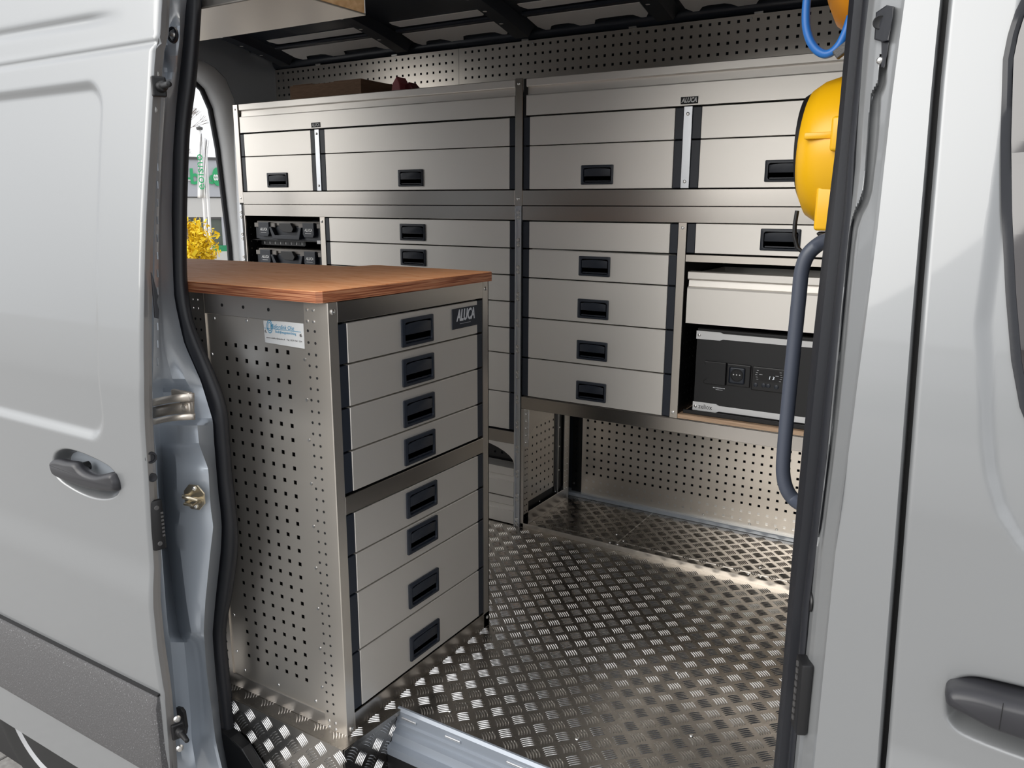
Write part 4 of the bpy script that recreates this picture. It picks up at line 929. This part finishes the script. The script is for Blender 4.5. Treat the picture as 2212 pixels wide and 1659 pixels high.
def jpoly(pts, off0, off1, name, mat, parent, bev=0.0015):
    mb = MB(); A = [mb.bm.verts.new(Vector(jp(a, b, off0))) for a, b in pts]; B = [mb.bm.verts.new(Vector(jp(a, b, off1))) for a, b in pts]
    n_ = len(A); f0 = mb.bm.faces.new(A); f1 = mb.bm.faces.new(B[::-1])
    for i in range(n_): mb.bm.faces.new([A[i], B[i], B[(i+1) % n_], A[(i+1) % n_]])
    if bev: bmesh.ops.bevel(mb.bm, geom=list(f1.edges), offset=bev, segments=2, affect='EDGES', profile=0.5)
    return mb.build(name, mat, parent)
sck = jpoly([(1892, 27), (1915, 11), (1931, 14), (1928, 40), (1919, 88), (1906, 91), (1888.5, 85)], -0.004, 0.010, 'guide_socket', 'rubber', body)
jpoly([(1904, 90), (1921, 86), (1916, 120), (1910, 148), (1903, 145), (1904, 118)], -0.003, 0.004, 'socket_arm', 'rubber', sck, 0.001)
MB(Fr(jp(1901, 48, 0.0105), (1, 0.1, 0), (0, -1, 0))).lathe((0, 0, 0), 1, [(0, 0.008), (0.0008, 0.007), (-0.001, 0.004), (-0.001, 0)], 18).build('socket_eye', 'shadow', sck, smooth=40)
MB(Fr(jp(1902, 131, 0.002), (1, 0.2, 0), (0.2, -1, 0))).lathe((0, 0, 0), 1, [(0, 0.0045), (0.003, 0.0035), (0.004, 0)], 14).build('screw', 'bolt', body, smooth=60)
MB(Fr(jp(1752, 1300, 0.001), (0.3, -0.95, 0), (-0.95, -0.3, 0))).lathe((0, 0, 0), 1, [(0, 0.013), (0.002, 0.012), (0.002, 0)], 18).build('rubber_plug', 'black', body, smooth=40)
pf = Fr(jp(1738, 1495, 0.002), (0.45, -0.89, 0), (-0.89, -0.45, 0))
cpn = MB(pf).box(-0.013, 0.018, -0.004, 0.012, -0.055, 0.050, 0.004, 2).build('contact_plate', 'black', body, smooth=40)
mb = MB(pf)
for k in range(9): mb.box(-0.001, 0.004, 0.012, 0.014, -0.04+k*0.010, -0.034+k*0.010)
mb.build('contact_pins', 'plasticgrey', cpn, kind='stuff')
# outer skin of the B pillar between jamb edge and front door gap
gap = [(2042, -30), (2040, 0), (2022, 180), (2010, 330), (1997, 480), (1985, 620), (1972, 790), (1960, 950), (1950, 1080), (1938, 1240), (1925, 1400), (1915, 1530), (1905, 1659), (1900, 1720)]
rows = []
for e, g in zip(edge, gap):
    A = P2(*e, yb0); py = e[1]
    gx = np.interp(py, [q[1] for q in gap], [q[0] for q in gap])
    row = []
    for t in (0, 0.04, 0.3, 0.7, 0.96, 1.0):
        p = P2(e[0]+(gx-6-e[0])*t, py, yb0); p = p + np.array([0, (0.004 if t == 1.0 else 0.0) , 0]); row.append(p)
    row.append(row[-1]+np.array([0.0, 0.03, 0])); rows.append(row)
MB().grid(rows).build('pillar_skin', 'paint', body, smooth=50)

# ================================================================== FRONT DOOR
def polysd(x, z, P):
    d = 1e9; ins = False; n_ = len(P)
    for i in range(n_):
        x0, z0 = P[i]; x1, z1 = P[(i+1) % n_]
        ex_, ez_ = x1-x0, z1-z0; t = max(0, min(1, ((x-x0)*ex_+(z-z0)*ez_)/(ex_*ex_+ez_*ez_)))
        d = min(d, math.hypot(x-x0-ex_*t, z-z0-ez_*t))
        if (z0 > z) != (z1 > z) and x < (x1-x0)*(z-z0)/(z1-z0)+x0: ins = not ins
    return -d if ins else d
def closed(px_, fn):
    P = [fn(a, b) for a, b in px_]; P = [np.array([p[0], 0, p[2]]) for p in P]
    n_ = len(P); out = []
    for i in range(n_):
        a, b, c, d = P[i-1], P[i], P[(i+1) % n_], P[(i+2) % n_]
        for k in range(4):
            t = k/4; q = 0.5*((2*b)+(-a+c)*t+(2*a-5*b+4*c-d)*t*t+(-a+3*b-3*c+d)*t**3); out.append((float(q[0]), float(q[2])))
    return out
def shell(outline, prof, name, mat, parent, smooth=50):
    n_ = len(outline); area = sum(outline[i][0]*outline[(i+1) % n_][1]-outline[(i+1) % n_][0]*outline[i][1] for i in range(n_)); sg = 1 if area > 0 else -1
    mb = MB(); N_ = []
    for i in range(n_):
        (x0, z0), (x1, z1) = outline[i-2], outline[(i+2) % n_]; l_ = math.hypot(x1-x0, z1-z0); N_.append((-sg*(z1-z0)/l_, sg*(x1-x0)/l_))
    rings = [[mb.bm.verts.new((outline[i][0]+N_[i][0]*o, y, outline[i][1]+N_[i][1]*o)) for i in range(n_)] for o, y in prof]
    for A, B in zip(rings, rings[1:]):
        for i in range(n_): mb.bm.faces.new([A[i], A[(i+1) % n_], B[(i+1) % n_], B[i]])
    mb.bm.faces.new(rings[-1]); return mb.build(name, mat, parent, smooth=smooth)
def closed_f(P): return closed(P, lambda a, b: P2(a, b, 1.0))
def surf(name, mat, parent, xs, zs, yfun, inside=None, smooth=50, back=0.05):
    V = []; idx = {}; Fc = []
    for j, z in enumerate(zs):
        for i, x in enumerate(xs): V.append((x if not callable(inside) else x, yfun(x, z), z))
    nx = len(xs)
    for j in range(len(zs)-1):
        for i in range(nx-1):
            a = j*nx+i; Fc.append((a, a+1, a+nx+1, a+nx))
    return rawmesh(name, V, Fc, mat, parent, smooth=True)
fd = thing('front_door', 'silver front passenger door with dark window and black handle, cut off at the right', 'car door', (0.3, 1.0, -0.4))
def rsdf(x, z, x0, x1, z0, z1, r):
    cx_, cz_ = (x0+x1)/2, (z0+z1)/2; qx = abs(x-cx_)-(x1-x0)/2+r; qz = abs(z-cz_)-(z1-z0)/2+r
    return math.hypot(max(qx, 0), max(qz, 0))+min(max(qx, qz), 0)-r
def sstep(a, b, t):
    u = min(1, max(0, (t-a)/(b-a))); return u*u*(3-2*u)
gxs = {}
def gapx(z):
    return float(np.interp(z, GZ, GX))
_g = [P2(*q, 1.0) for q in gap]; _g = sorted([(p[2], p[0]) for p in _g]); GZ = [p[0] for p in _g]; GX = [p[1] for p in _g]
wz = P2(2182, 700, 1.0)
hc = P2(2150, 1530, 1.0)       # handle region centre-left
win = [P2(*q, 1.0) for q in [(2222, -30), (2195, 20), (2178, 70), (2166, 130), (2161, 300), (2163, 460), (2172, 640), (2184, 780), (2204, 890), (2240, 960)]]
winx = sorted([(p[2], p[0]) for p in win]); WZ = [p[0] for p in winx]; WX = [p[1] for p in winx]
rec = [P2(*q, 1.0) for q in [(2110, 700), (2117, 830), (2120, 940), (2128, 1020), (2150, 1100), (2185, 1160), (2240, 1220)]]
RZ = [p[2] for p in rec][::-1]; RX = [p[0] for p in rec][::-1]
hA = P2(2040, 1500, 1.0)
FBOWL = closed_f([(2040, 1498), (2056, 1471), (2082, 1460), (2115, 1460.5), (2166, 1471), (2212, 1482), (2300, 1505), (2400, 1535), (2470, 1590), (2450, 1680), (2380, 1700), (2300, 1675), (2212, 1642), (2132, 1612), (2073, 1585), (2048, 1562), (2039, 1540)])
FHAND = closed([(2039.5, 1511), (2042, 1499), (2052, 1492), (2073, 1491.5), (2115, 1498.6), (2166, 1513), (2212, 1524.5), (2300, 1545), (2400, 1568), (2440, 1590), (2430, 1645), (2370, 1650), (2290, 1632), (2212, 1604), (2149, 1582), (2099, 1557), (2048, 1530)], lambda a, b: P2(a, b, 0.972))
def fd_y(x, z):
    y = 1.0+tumble(z)
    e = x-gapx(z)-0.004
    if e < 0.006: y += 0.006*(1-max(0, e)/0.006)**2
    # softly dished band around the window
    if z > RZ[0]-0.05:
        rx = float(np.interp(z, RZ, RX)) if z < RZ[-1] else RX[-1]
        y += 0.007*sstep(-0.003, 0.014, x-rx)
    # waist crease low on the door
    y -= 0.006*sstep(0.55, 0.50, z)
    # handle bowl
    if 0.40 < z < 0.78: y += 0.034*(1-sstep(-0.020, 0.001, polysd(x, z, FBOWL)))
    return y
xs = np.linspace(0, 1, 190)
V = []; Fc = []; zs = np.concatenate([np.linspace(-0.35, 0.5, 60), np.linspace(0.504, 0.76, 120), np.linspace(0.765, 1.75, 120)])
for z in zs:
    g = gapx(z)+0.004
    for t in xs:
        x = g+0.55*t**1.3; V.append((x, fd_y(x, z), z))
n = len(xs)
for j in range(len(zs)-1):
    for i in range(n-1):
        a = j*n+i; Fc.append((a, a+1, a+n+1, a+n))
rawmesh('door_skin', V, Fc, 'paint', fd, smooth=True)
rows = [[(gapx(z)+0.004, 1.0+tumble(z)+0.006, z), (gapx(z)+0.004, 1.0+tumble(z)+0.05, z)] for z in zs[::8]]
MB().grid(rows).build('door_edge', 'shadow', fd)
MB().grid([[(gapx(z)-0.012, 1.0+tumble(z)+0.028, z), (gapx(z)+0.012, 1.0+tumble(z)+0.028, z)] for z in zs[::8]]).build('gap_seal', 'shadow', body, thick=0.002)
# window: rubber border and glass
def winrow(off, yo): return [(float(np.interp(z, WZ, WX))+off, fd_y(float(np.interp(z, WZ, WX))+off, z)-yo, z) for z in np.linspace(WZ[0], WZ[-1], 40)]
MB().grid([winrow(0, -0.001), winrow(0.0, 0.002), winrow(0.005, 0.003), winrow(0.011, 0.0), winrow(0.012, -0.006)]).build('window_rubber', 'rubber', fd, smooth=40)
MB().grid([winrow(0.010, -0.001), winrow(0.30, 0.004)]).build('window_glass', 'glassdark', fd, thick=0.004)
# handle
M['handle'] = new_mat('matt charcoal handle', (0.024, 0.024, 0.028), 0.0, 0.40)
dh = shell(FHAND, [(0, 1.015), (0, 0.984), (0.0008, 0.978), (0.003, 0.9725), (0.006, 0.969), (0.0095, 0.967)], 'handle', 'handle', fd)
a_ = P2(2167.5, 1519, 0.9668); b_ = P2(2158, 1576, 0.9668); mb = MB(); mb.tube([a_, b_], 0.0005, 6); mb.build('handle_joint', 'shadow', dh)

# ================================================================== SLIDING DOOR (slid open, left)
sdoor = thing('sliding_door', 'silver sliding door pushed open at the left, with dark handle and rub strip', 'car door', (-2.2, 0.88, -0.4))
YD = 0.90
ed = [(340, -60), (340, 0), (337, 60), (335, 93), (330, 110), (325, 200), (318, 330), (310, 480), (306, 640), (306, 820), (308, 930), (316, 1040), (322, 1150), (333, 1280), (345, 1400), (360, 1500), (368, 1600), (372, 1659), (376, 1720)]
_e = sorted([(p[2], p[0]) for p in [onb(*q, YD) for q in ed]]); EZ = [p[0] for p in _e]; EX = [p[1] for p in _e]
def ex(z): return float(np.interp(z, EZ, EX))
def q_(px, py): return onb(px, py, YD)
rc = [q_(245, 190), q_(205, 900), q_(0, 205), q_(0, 893)]
x1r = (rc[0][0]+rc[1][0])/2; zt = q_(215, 168)[2]; zb = q_(130, 935)[2]
cr0 = q_(0, 138)[2]; cr1 = q_(330, 98)[2]; gr0 = q_(0, 75); gr1 = q_(255, 32)
hcen = q_(187, 1018)
zrub_t = q_(200, 1420)[2]; zrub_b = q_(0, 1470)[2]
print('DOOR', x1r, zt, zb, cr0, cr1, gr0, gr1, hcen, zrub_t, zrub_b, EX[::4], EZ[::4])
BOWL = closed([(114, 1000), (119, 978), (138, 969), (165, 974), (200, 988), (235, 1007), (252, 1028), (258.5, 1052), (251, 1072), (225, 1079.5), (190, 1073), (150, 1053), (122, 1030)], q_)
HAND = closed([(113.6, 1001), (117, 993.5), (129, 992), (147, 996), (167, 999), (179, 1013), (195, 1022), (215, 1026), (244, 1021), (253.6, 1034), (257.5, 1048), (255, 1060), (232, 1060), (199, 1055), (167, 1045), (134, 1032), (120, 1022)], lambda a, b: onb(a, b, YD-0.003))
def sd_y(x, z):
    y = YD+tumble(z)
    e = ex(z)-x
    if e < 0.006: y += 0.006*(1-max(0, e)/0.006)**2
    # pressed panel
    d = rsdf(x, z, -6, x1r, zb, zt, 0.06)
    y += 0.010*(1-sstep(-0.022, 0.0, d))
    # body crease near the top and the pressed groove above it
    zc = (cr0+cr1)/2
    zc = cr1[2]+(cr0[2]-cr1[2])*(cr1[0]-x)/(cr1[0]-cr0[0]) if False else zc
    y += 0.007*math.exp(-((z-zc)/0.0055)**2)+0.004*sstep(zc-0.004, zc+0.02, z)
    gz = gr1[2]+ (gr0[2]-gr1[2])*min(1, max(0, (gr1[0]-x)/(gr1[0]-gr0[0])))
    if x < gr1[0]+0.02: y += 0.007*math.exp(-((z-gz)/0.010)**2)*sstep(gr1[0]+0.02, gr1[0]-0.12, x)
    # waist crease
    y -= 0.010*sstep(0.50, 0.40, z)
    # handle bowl
    if abs(x-hcen[0]) < 0.2 and abs(z-hcen[2]) < 0.15:
        y += 0.034*(1-sstep(-0.016, 0.001, polysd(x, z, BOWL)))
    return y
xs = np.unique(np.concatenate([np.linspace(0, 0.04, 14), np.linspace(0.04, 0.26, 130), np.linspace(0.26, 1, 130)])); zs = np.concatenate([np.linspace(-0.118, 0.52, 90), np.linspace(0.523, 0.72, 110), np.linspace(0.723, 1.2, 70), np.linspace(1.204, 1.85, 130)]); V = []; Fc = []
for z in zs:
    e = ex(z)
    for t in xs:
        x = e-1.75*t; V.append((x, sd_y(x, z), z))
n = len(xs)
for j in range(len(zs)-1):
    for i in range(n-1):
        a = j*n+i; Fc.append((a, a+n, a+n+1, a+1))
rawmesh('door_skin', V, Fc, 'paint', sdoor, smooth=True)
zz = zs[::6]
def ey(z): return sd_y(ex(z), z)
MB().grid([[(ex(z), ey(z)-0.001, z) for z in zz], [(ex(z)-0.001, ey(z)+0.004, z) for z in zz], [(ex(z)-0.003, ey(z)+0.012, z) for z in zz], [(ex(z)-0.010, ey(z)+0.016, z) for z in zz], [(ex(z)-0.014, ey(z)+0.026, z) for z in zz]]).build('door_edge', 'doorface', sdoor, smooth=35)
MB().grid([[(ex(z)-0.0135, ey(z)+0.026, z) for z in zz], [(ex(z)-1.75, ey(z)+0.026, z) for z in zz]]).build('inner_panel', 'jamb', sdoor)
# handle
hd2 = shell(HAND, [(0.004, YD+0.012), (0.0, YD+0.003), (0, YD-0.003), (0.0008, YD-0.007), (0.003, YD-0.011), (0.006, YD-0.0135), (0.009, YD-0.0145)], 'handle', 'handle', sdoor)
mb = MB(Fr(q_(172, 1007)+np.array([0, 0.0, 0]), (1, 0, 0), (0, -1, 0))); mb.lathe((0, -0.02, -0.004), 1, [(0, 0.010), (0.026, 0.010), (0.030, 0.007), (0.030, 0)], 20); mb.build('lock_barrel', 'black', sdoor, smooth=40)
# rub strip
rz0, rz1 = zrub_b, zrub_t
prof = [(YD-0.008, rz1), (YD-0.020, rz1-0.004), (YD-0.026, rz1-0.03), (YD-0.026, rz0+0.03), (YD-0.018, rz0+0.006), (YD-0.006, rz0)]
xe = ex((rz0+rz1)/2)
rows = [[(xx, y, z) for y, z in prof] for xx in (xe-1.7, xe-0.9, xe-0.02)]
rows.append([(xe-0.008, y+0.006, z) for y, z in prof]); rows.append([(xe-0.004, YD+0.002, z) for y, z in prof])
MB().grid(rows).build('rub_strip', 'rubstrip', sdoor, smooth=40)
MB().box(xe-1.7, xe-0.004, YD-0.016, YD-0.004, rz1-0.001, rz1+0.004).build('strip_gap', 'shadow', sdoor)
# details on the door edge: pins, plugs, contact plate
def ep(px, py, dy=0.016): return onb(px, py, YD+dy)+np.array([0.004, 0, 0])
EF = lambda px, py, dy=0.016: Fr(ep(px, py, dy), (0.3, 0.95, 0), (0.95, -0.3, 0))
def guide_pin(px, py, scr):
    f = EF(px, py); g = MB(f).box(-0.016, 0.010, -0.003, 0.006, -0.018, 0.018, 0.003, 2).build('guide_pin_base', 'black', sdoor)
    MB(f).lathe((0.0, 0.006, 0.0), 1, [(0, 0.011), (0.012, 0.009), (0.014, 0.0065), (0.042, 0.005), (0.046, 0.0)], 16).build('guide_pin', 'black', g, smooth=40)
    for s_ in scr: MB(EF(*s_, 0.012)).lathe((0, 0, 0), 1, [(0, 0.008), (0.004, 0.006), (0.005, 0)], 12).build('screw', 'bolt', g, smooth=50)
guide_pin(343, 188, [(332, 160), (328, 237)]); guide_pin(384, 1575, [(380, 1552), (386, 1615)])
MB(EF(323, 988, 0.014)).lathe((0, -0.002, 0), 1, [(0, 0.012), (0.004, 0.0115), (0.004, 0.008), (0.001, 0.007), (0.001, 0)], 24).build('edge_plug', 'rubber', sdoor, smooth=40)
MB(EF(327, 1031, 0.014)).lathe((0, -0.002, 0), 1, [(0, 0.009), (0.004, 0.0085), (0.004, 0.005), (0.002, 0)], 20).build('edge_plug', 'rubber', sdoor, smooth=40)
cpl = MB(EF(336, 1130, 0.02)).box(-0.013, 0.013, -0.002, 0.010, -0.055, 0.052, 0.005, 2).build('contact_plate', 'black', sdoor, smooth=40)
mb = MB(EF(336, 1130, 0.02)); mb.lathe((0, 0.010, 0.036), 1, [(0, 0.005), (0.001, 0.004), (0.001, 0)], 10); mb.lathe((0, 0.010, -0.04), 1, [(0, 0.005), (0.001, 0.004), (0.001, 0)], 10)
for k in range(7): mb.box(0.006, 0.011, 0.010, 0.0115, -0.026+k*0.008, -0.022+k*0.008)
mb.build('contact_pins', 'plasticgrey', cpl, kind='stuff')
MB(EF(330, 640, 0.022)).poly([(-0.003, -0.04), (0.003, -0.042), (0.005, -0.025), (0.002, -0.01), (0.006, 0.0), (0.004, 0.012), (-0.002, 0.045)], -0.002, 0.006, 0.001).build('rubber_lip', 'rubber', sdoor)

# lower body side and rear wheel under the open door
MB().grid([[(x, 1.02, z) for x in (-1.78, -1.56)] for z in (-0.35, -0.10)]).build('lower_side', 'jamb', body, thick=0.01)
wh = thing('rear_wheel', 'rear road wheel with silver rim, glimpsed below the sliding door', 'wheel', (-2.16, 1.03, -0.525))
wc = (-2.16, 1.03, -0.185)
MB().lathe(wc, 1, [(0.12, 0.2), (0.12, 0.325), (0.10, 0.34), (0.03, 0.34), (0.0, 0.328), (-0.01, 0.28), (0.0, 0.235), (0.02, 0.225)], 56).build('tyre', 'tyre', wh, smooth=40)
MB().lathe(wc, 1, [(0.0, 0.236), (-0.006, 0.228), (0.0, 0.215), (0.05, 0.205), (0.07, 0.17), (0.03, 0.10), (0.01, 0.06), (0.01, 0)], 56).build('rim', 'rim', wh, smooth=50)

# ================================================================== OUTSIDE
mb = MB(); mb.box(-60, 40, -30, 60, -0.535, -0.525); gr = mb.build('ground', 'ground', kind='structure', label='grey paved yard around the van')
# pavers near the wheel
mb = MB(); k = 0
for i in range(12):
    for j in range(8):
        x0 = -3.9+i*0.21; y0 = 0.9+j*0.105
        mb.box(x0+(0.105 if j % 2 else 0), x0+(0.105 if j % 2 else 0)+0.203, y0, y0+0.099, -0.527, -0.520+random.random()*0.002, 0.003)
mb.build('paver_field', 'ground', gr, kind='stuff')
# building seen through the rear doorway, frontal to the view
vd = ray(450, 430); vd = vd/np.linalg.norm(vd); DB = 21.0
P0 = EYE+vd*DB; hd_ = np.array([vd[0], vd[1], 0]); hd_ /= np.linalg.norm(hd_)
ud = np.array([hd_[1], -hd_[0], 0])          # to the right in view
ang = math.radians(10); ud2 = ud*math.cos(ang)+hd_*math.sin(ang); wd2 = -(hd_*math.cos(ang)-ud*math.sin(ang))
GB = Fr((P0[0], P0[1], 0), tuple(ud2), tuple(wd2))
def gbuv(px, py):
    d = ray(px, py); nrm = wd2; t = np.dot(np.array(GB.o)-EYE, nrm)/np.dot(d, nrm); p = EYE+t*d
    return float(np.dot(p-np.array(GB.o), ud2)), float(p[2])
bd = thing('shop_building', 'grey flat-roofed shop building with green sign, seen through the rear doorway', 'building', (P0[0], P0[1], -0.525))
ztop = gbuv(440, 345)[1]; zfb = gbuv(440, 425)[1]; zlb = gbuv(440, 469)[1]; zw = gbuv(440, 535)[1]; zwb = gbuv(440, 547)[1]
MB(GB).box(-9, 6, -6, -0.12, -0.525, ztop-0.02).build('walls', 'facade_light', bd)
for k in range(10): MB(GB).box(-9+k*1.5, -9+k*1.5+1.49, -0.12, 0.0, zfb, ztop).build('fascia_panel', 'facade', bd)
MB(GB).box(-9, 6, -0.14, 0.03, ztop-0.0, ztop+0.06).build('roof_edge', 'plasticgrey', bd)
ub = gbuv(486, 430)[0]
for k in range(6): MB(GB).box(ub-6+k*1.0, ub-6+k*1.0+0.99, -0.12, -0.04, zlb, zfb-0.03).build('wall_panel', 'facade_light', bd)
MB(GB).box(-9, ub, -0.118, -0.10, zw, zlb).build('window_pane', 'bgglass', bd)
for q in (403, 444, 484):
    u = gbuv(q, 500)[0]; MB(GB).box(u-0.03, u+0.03, -0.11, -0.04, zw-0.9, zlb).build('window_frame', 'facade', bd)
MB(GB).box(-9, ub, -0.12, -0.05, zlb-0.05, zlb).build('window_frame', 'plasticgrey', bd)
MB(GB).box(-9, ub, -0.10, -0.03, gbuv(440, 544)[1], gbuv(440, 531)[1]).build('green_band', 'greendark', bd)
MB(GB).box(-9, ub, -0.10, -0.03, -0.6, gbuv(440, 544)[1]).build('plinth', 'facade_light', bd)
bk = MB(GB).box(ub, 6, -0.118, -0.02, -0.525, zfb).build('brick_pier', 'brick', bd)
uc, vc = gbuv(469, 382); ru = gbuv(478, 382)[0]-uc; rv = vc-gbuv(469, 402)[1]
MB(GB).poly([(uc+ru*1.15*math.cos(t), vc+rv*math.sin(t)) for t in np.linspace(0, 2*PI, 36, endpoint=False)], 0.0, 0.06).build('sign_disc', 'green', bd)
text('lettering', 'com', 0.26, 'white', GB, uc, 0.07, vc, bd, width=ru*2.0, bold=0.012)
u1, v1 = gbuv(421, 383)
text('lettering', 'b', 0.5, 'green', GB, u1, 0.03, v1, bd, bold=0.012)
u1, v1 = gbuv(451, 383)
text('lettering', 'es', 0.42, 'green', GB, u1, 0.03, v1-0.02, bd, bold=0.012, width=0.22)
u0 = gbuv(396, 385)[0]; u1 = gbuv(413, 385)[0]; vv = gbuv(405, 385)[1]
MB(GB).box(u0-1, u1, 0.0, 0.02, vv-0.03, vv+0.02).build('sign_line', 'green', bd)
MB(GB).box(u0-1, u1, 0.0, 0.025, vv-0.055, vv-0.03).build('sign_line', 'white', bd)
# flags
FB = Fr(tuple(np.array(GB.o)-hd_*5), tuple(ud), tuple(-hd_))
def fuv(px, py):
    d = ray(px, py); t = np.dot(np.array(FB.o)-EYE, -hd_)/np.dot(d, -hd_); p = EYE+t*d
    return float(np.dot(p-np.array(FB.o), ud)), float(p[2])
f1 = thing('flagpole', 'left white flagpole with a slack white flag lettered in green', 'flagpole', tuple(FB.p(fuv(441, 500)[0], 0, -0.525)), 'flagpoles in front of the shop')
a = fuv(431, 278); b = fuv(447, 556)
MB().tube([FB.p(a[0], 0, a[1]), FB.p(b[0], 0, -0.525)], 0.028, 10).build('pole', 'pole', f1, smooth=60)
MB(FB).lathe((a[0], 0, a[1]), 2, [(-0.02, 0.05), (0.02, 0.06), (0.05, 0.0)], 12).build('pole_cap', 'plasticgrey', f1)
f2 = thing('flagpole', 'right white flagpole with a plain white flag, just right of the lettered flag', 'flagpole', tuple(FB.p(fuv(450, 500)[0], -0.3, -0.525)), 'flagpoles in front of the shop')
a2 = fuv(443, 300); b2 = fuv(454, 556)
MB().tube([FB.p(a2[0], -0.3, a2[1]), FB.p(b2[0], -0.3, -0.525)], 0.028, 10).build('pole', 'pole', f2, smooth=60)
def flag(parent, L, Rr, w):
    n = 14; rows = []
    for k in range(n+1):
        t = k/n; l = np.array(fuv(*np.array([np.interp(t, [i/(len(L)-1) for i in range(len(L))], [q[0] for q in L]), np.interp(t, [i/(len(L)-1) for i in range(len(L))], [q[1] for q in L])])))
        r = np.array(fuv(*np.array([np.interp(t, [i/(len(Rr)-1) for i in range(len(Rr))], [q[0] for q in Rr]), np.interp(t, [i/(len(Rr)-1) for i in range(len(Rr))], [q[1] for q in Rr])])))
        rows.append([tuple(FB.p(l[0]+(r[0]-l[0])*s_, w+0.05*math.sin(s_*9+t*5)*(0.3+s_), l[1]+(r[1]-l[1])*s_)) for s_ in np.linspace(0, 1, 9)])
    return MB().grid(rows).build('flag_cloth', 'cloth', parent, smooth=60, thick=0.004)
flag(f1, [(432, 284), (430, 330), (427, 390), (427, 427)], [(438, 291), (440, 340), (442, 390), (444, 428)], 0.05)
flag(f2, [(440, 294), (441, 340), (441, 390), (440, 427)], [(452, 302), (447, 340), (445, 390), (446, 428)], -0.22)
uu, vv = fuv(432, 372); text('lettering', 'eoisno', 0.2, 'green', FB, uu, 0.13, vv, f1, rot=PI/2, width=fuv(432, 332)[1]-fuv(432, 408)[1])
# yellow bush
bz = fuv(413, 520); bush = thing('forsythia_bush', 'yellow flowering bush beside the shop, low in the rear doorway', 'bush', tuple(FB.p(bz[0], 1.0, -0.525)))
random.seed(3); V = []; Fc = []
BU = FB.p(bz[0], 1.0, bz[1])
for i in range(4200):
    th = random.random()*2*PI; ph = math.acos(1-2*random.random()); r = 0.42*(0.35+0.65*random.random())*(1+0.25*math.sin(5*th+3*ph))
    c = np.array(BU)+np.array([r*math.sin(ph)*math.cos(th), r*math.sin(ph)*math.sin(th), r*1.15*math.cos(ph)-0.1]); s_ = 0.022
    a_ = np.random.RandomState(i).randn(3)*s_; b_ = np.random.RandomState(i+9999).randn(3)*s_
    k = len(V); V += [tuple(c-a_), tuple(c+b_), tuple(c+a_), tuple(c-b_)]; Fc.append((k, k+1, k+2, k+3))
rawmesh('blossom', V, Fc, 'leaf', bush)
mb = MB()
for i in range(14):
    t = random.random()*2*PI; mb.tube([FB.p(bz[0], 1.0, -0.525), np.array(BU)+np.array([0.3*math.cos(t), 0.3*math.sin(t), random.random()*0.4-0.1])], 0.012, 5)
mb.build('stems', 'twig', bush)
# bare trees behind the roof
for nm, (px, py, sc) in enumerate(((412, 345, 0.80), (470, 350, 0.72))):
    b0 = gbuv(px, py); base = np.array(GB.p(b0[0], -9-nm*8, -0.525))
    tr = thing('bare_tree', ('bare leafless tree behind the shop roof, left of the flags', 'bare leafless tree behind the shop roof, right of the flags')[nm], 'tree', tuple(base), 'bare trees behind the shop')
    mb = MB(); rnd = random.Random(nm+5)
    def br(p, d, L, r, lev):
        q = p+d*L; mb.tube([p, q], [r, r*0.7], 4, caps=False)
        if lev == 0: return
        for _ in range(3 if lev > 1 else 4):
            nd = d+np.array([rnd.uniform(-.6, .6), rnd.uniform(-.6, .6), rnd.uniform(-.15, .4)]); nd /= np.linalg.norm(nd); br(q, nd, L*0.72, r*0.7, lev-1)
    br(base, np.array([0, 0, 1.0]), 2.1*sc, 0.05, 6)
    mb.build('branches', 'twig', tr)
# hedge and low building across the yard (mirrored in the paint)
hg = thing('shop_building', 'long grey hall far across the yard, seen only mirrored in the van paint', 'building', (0, -26, -0.525))
MB().box(-30, 25, -34, -26, -0.525, 3.2).build('walls', 'facade', hg)
MB().box(-30, 25, -25.99, -25.9, -0.2, 1.6).build('window_pane', 'bgglass', hg)
MB().box(-30, 25, -26.1, -25.8, 3.2, 3.4).build('roof_edge', 'plasticgrey', hg)
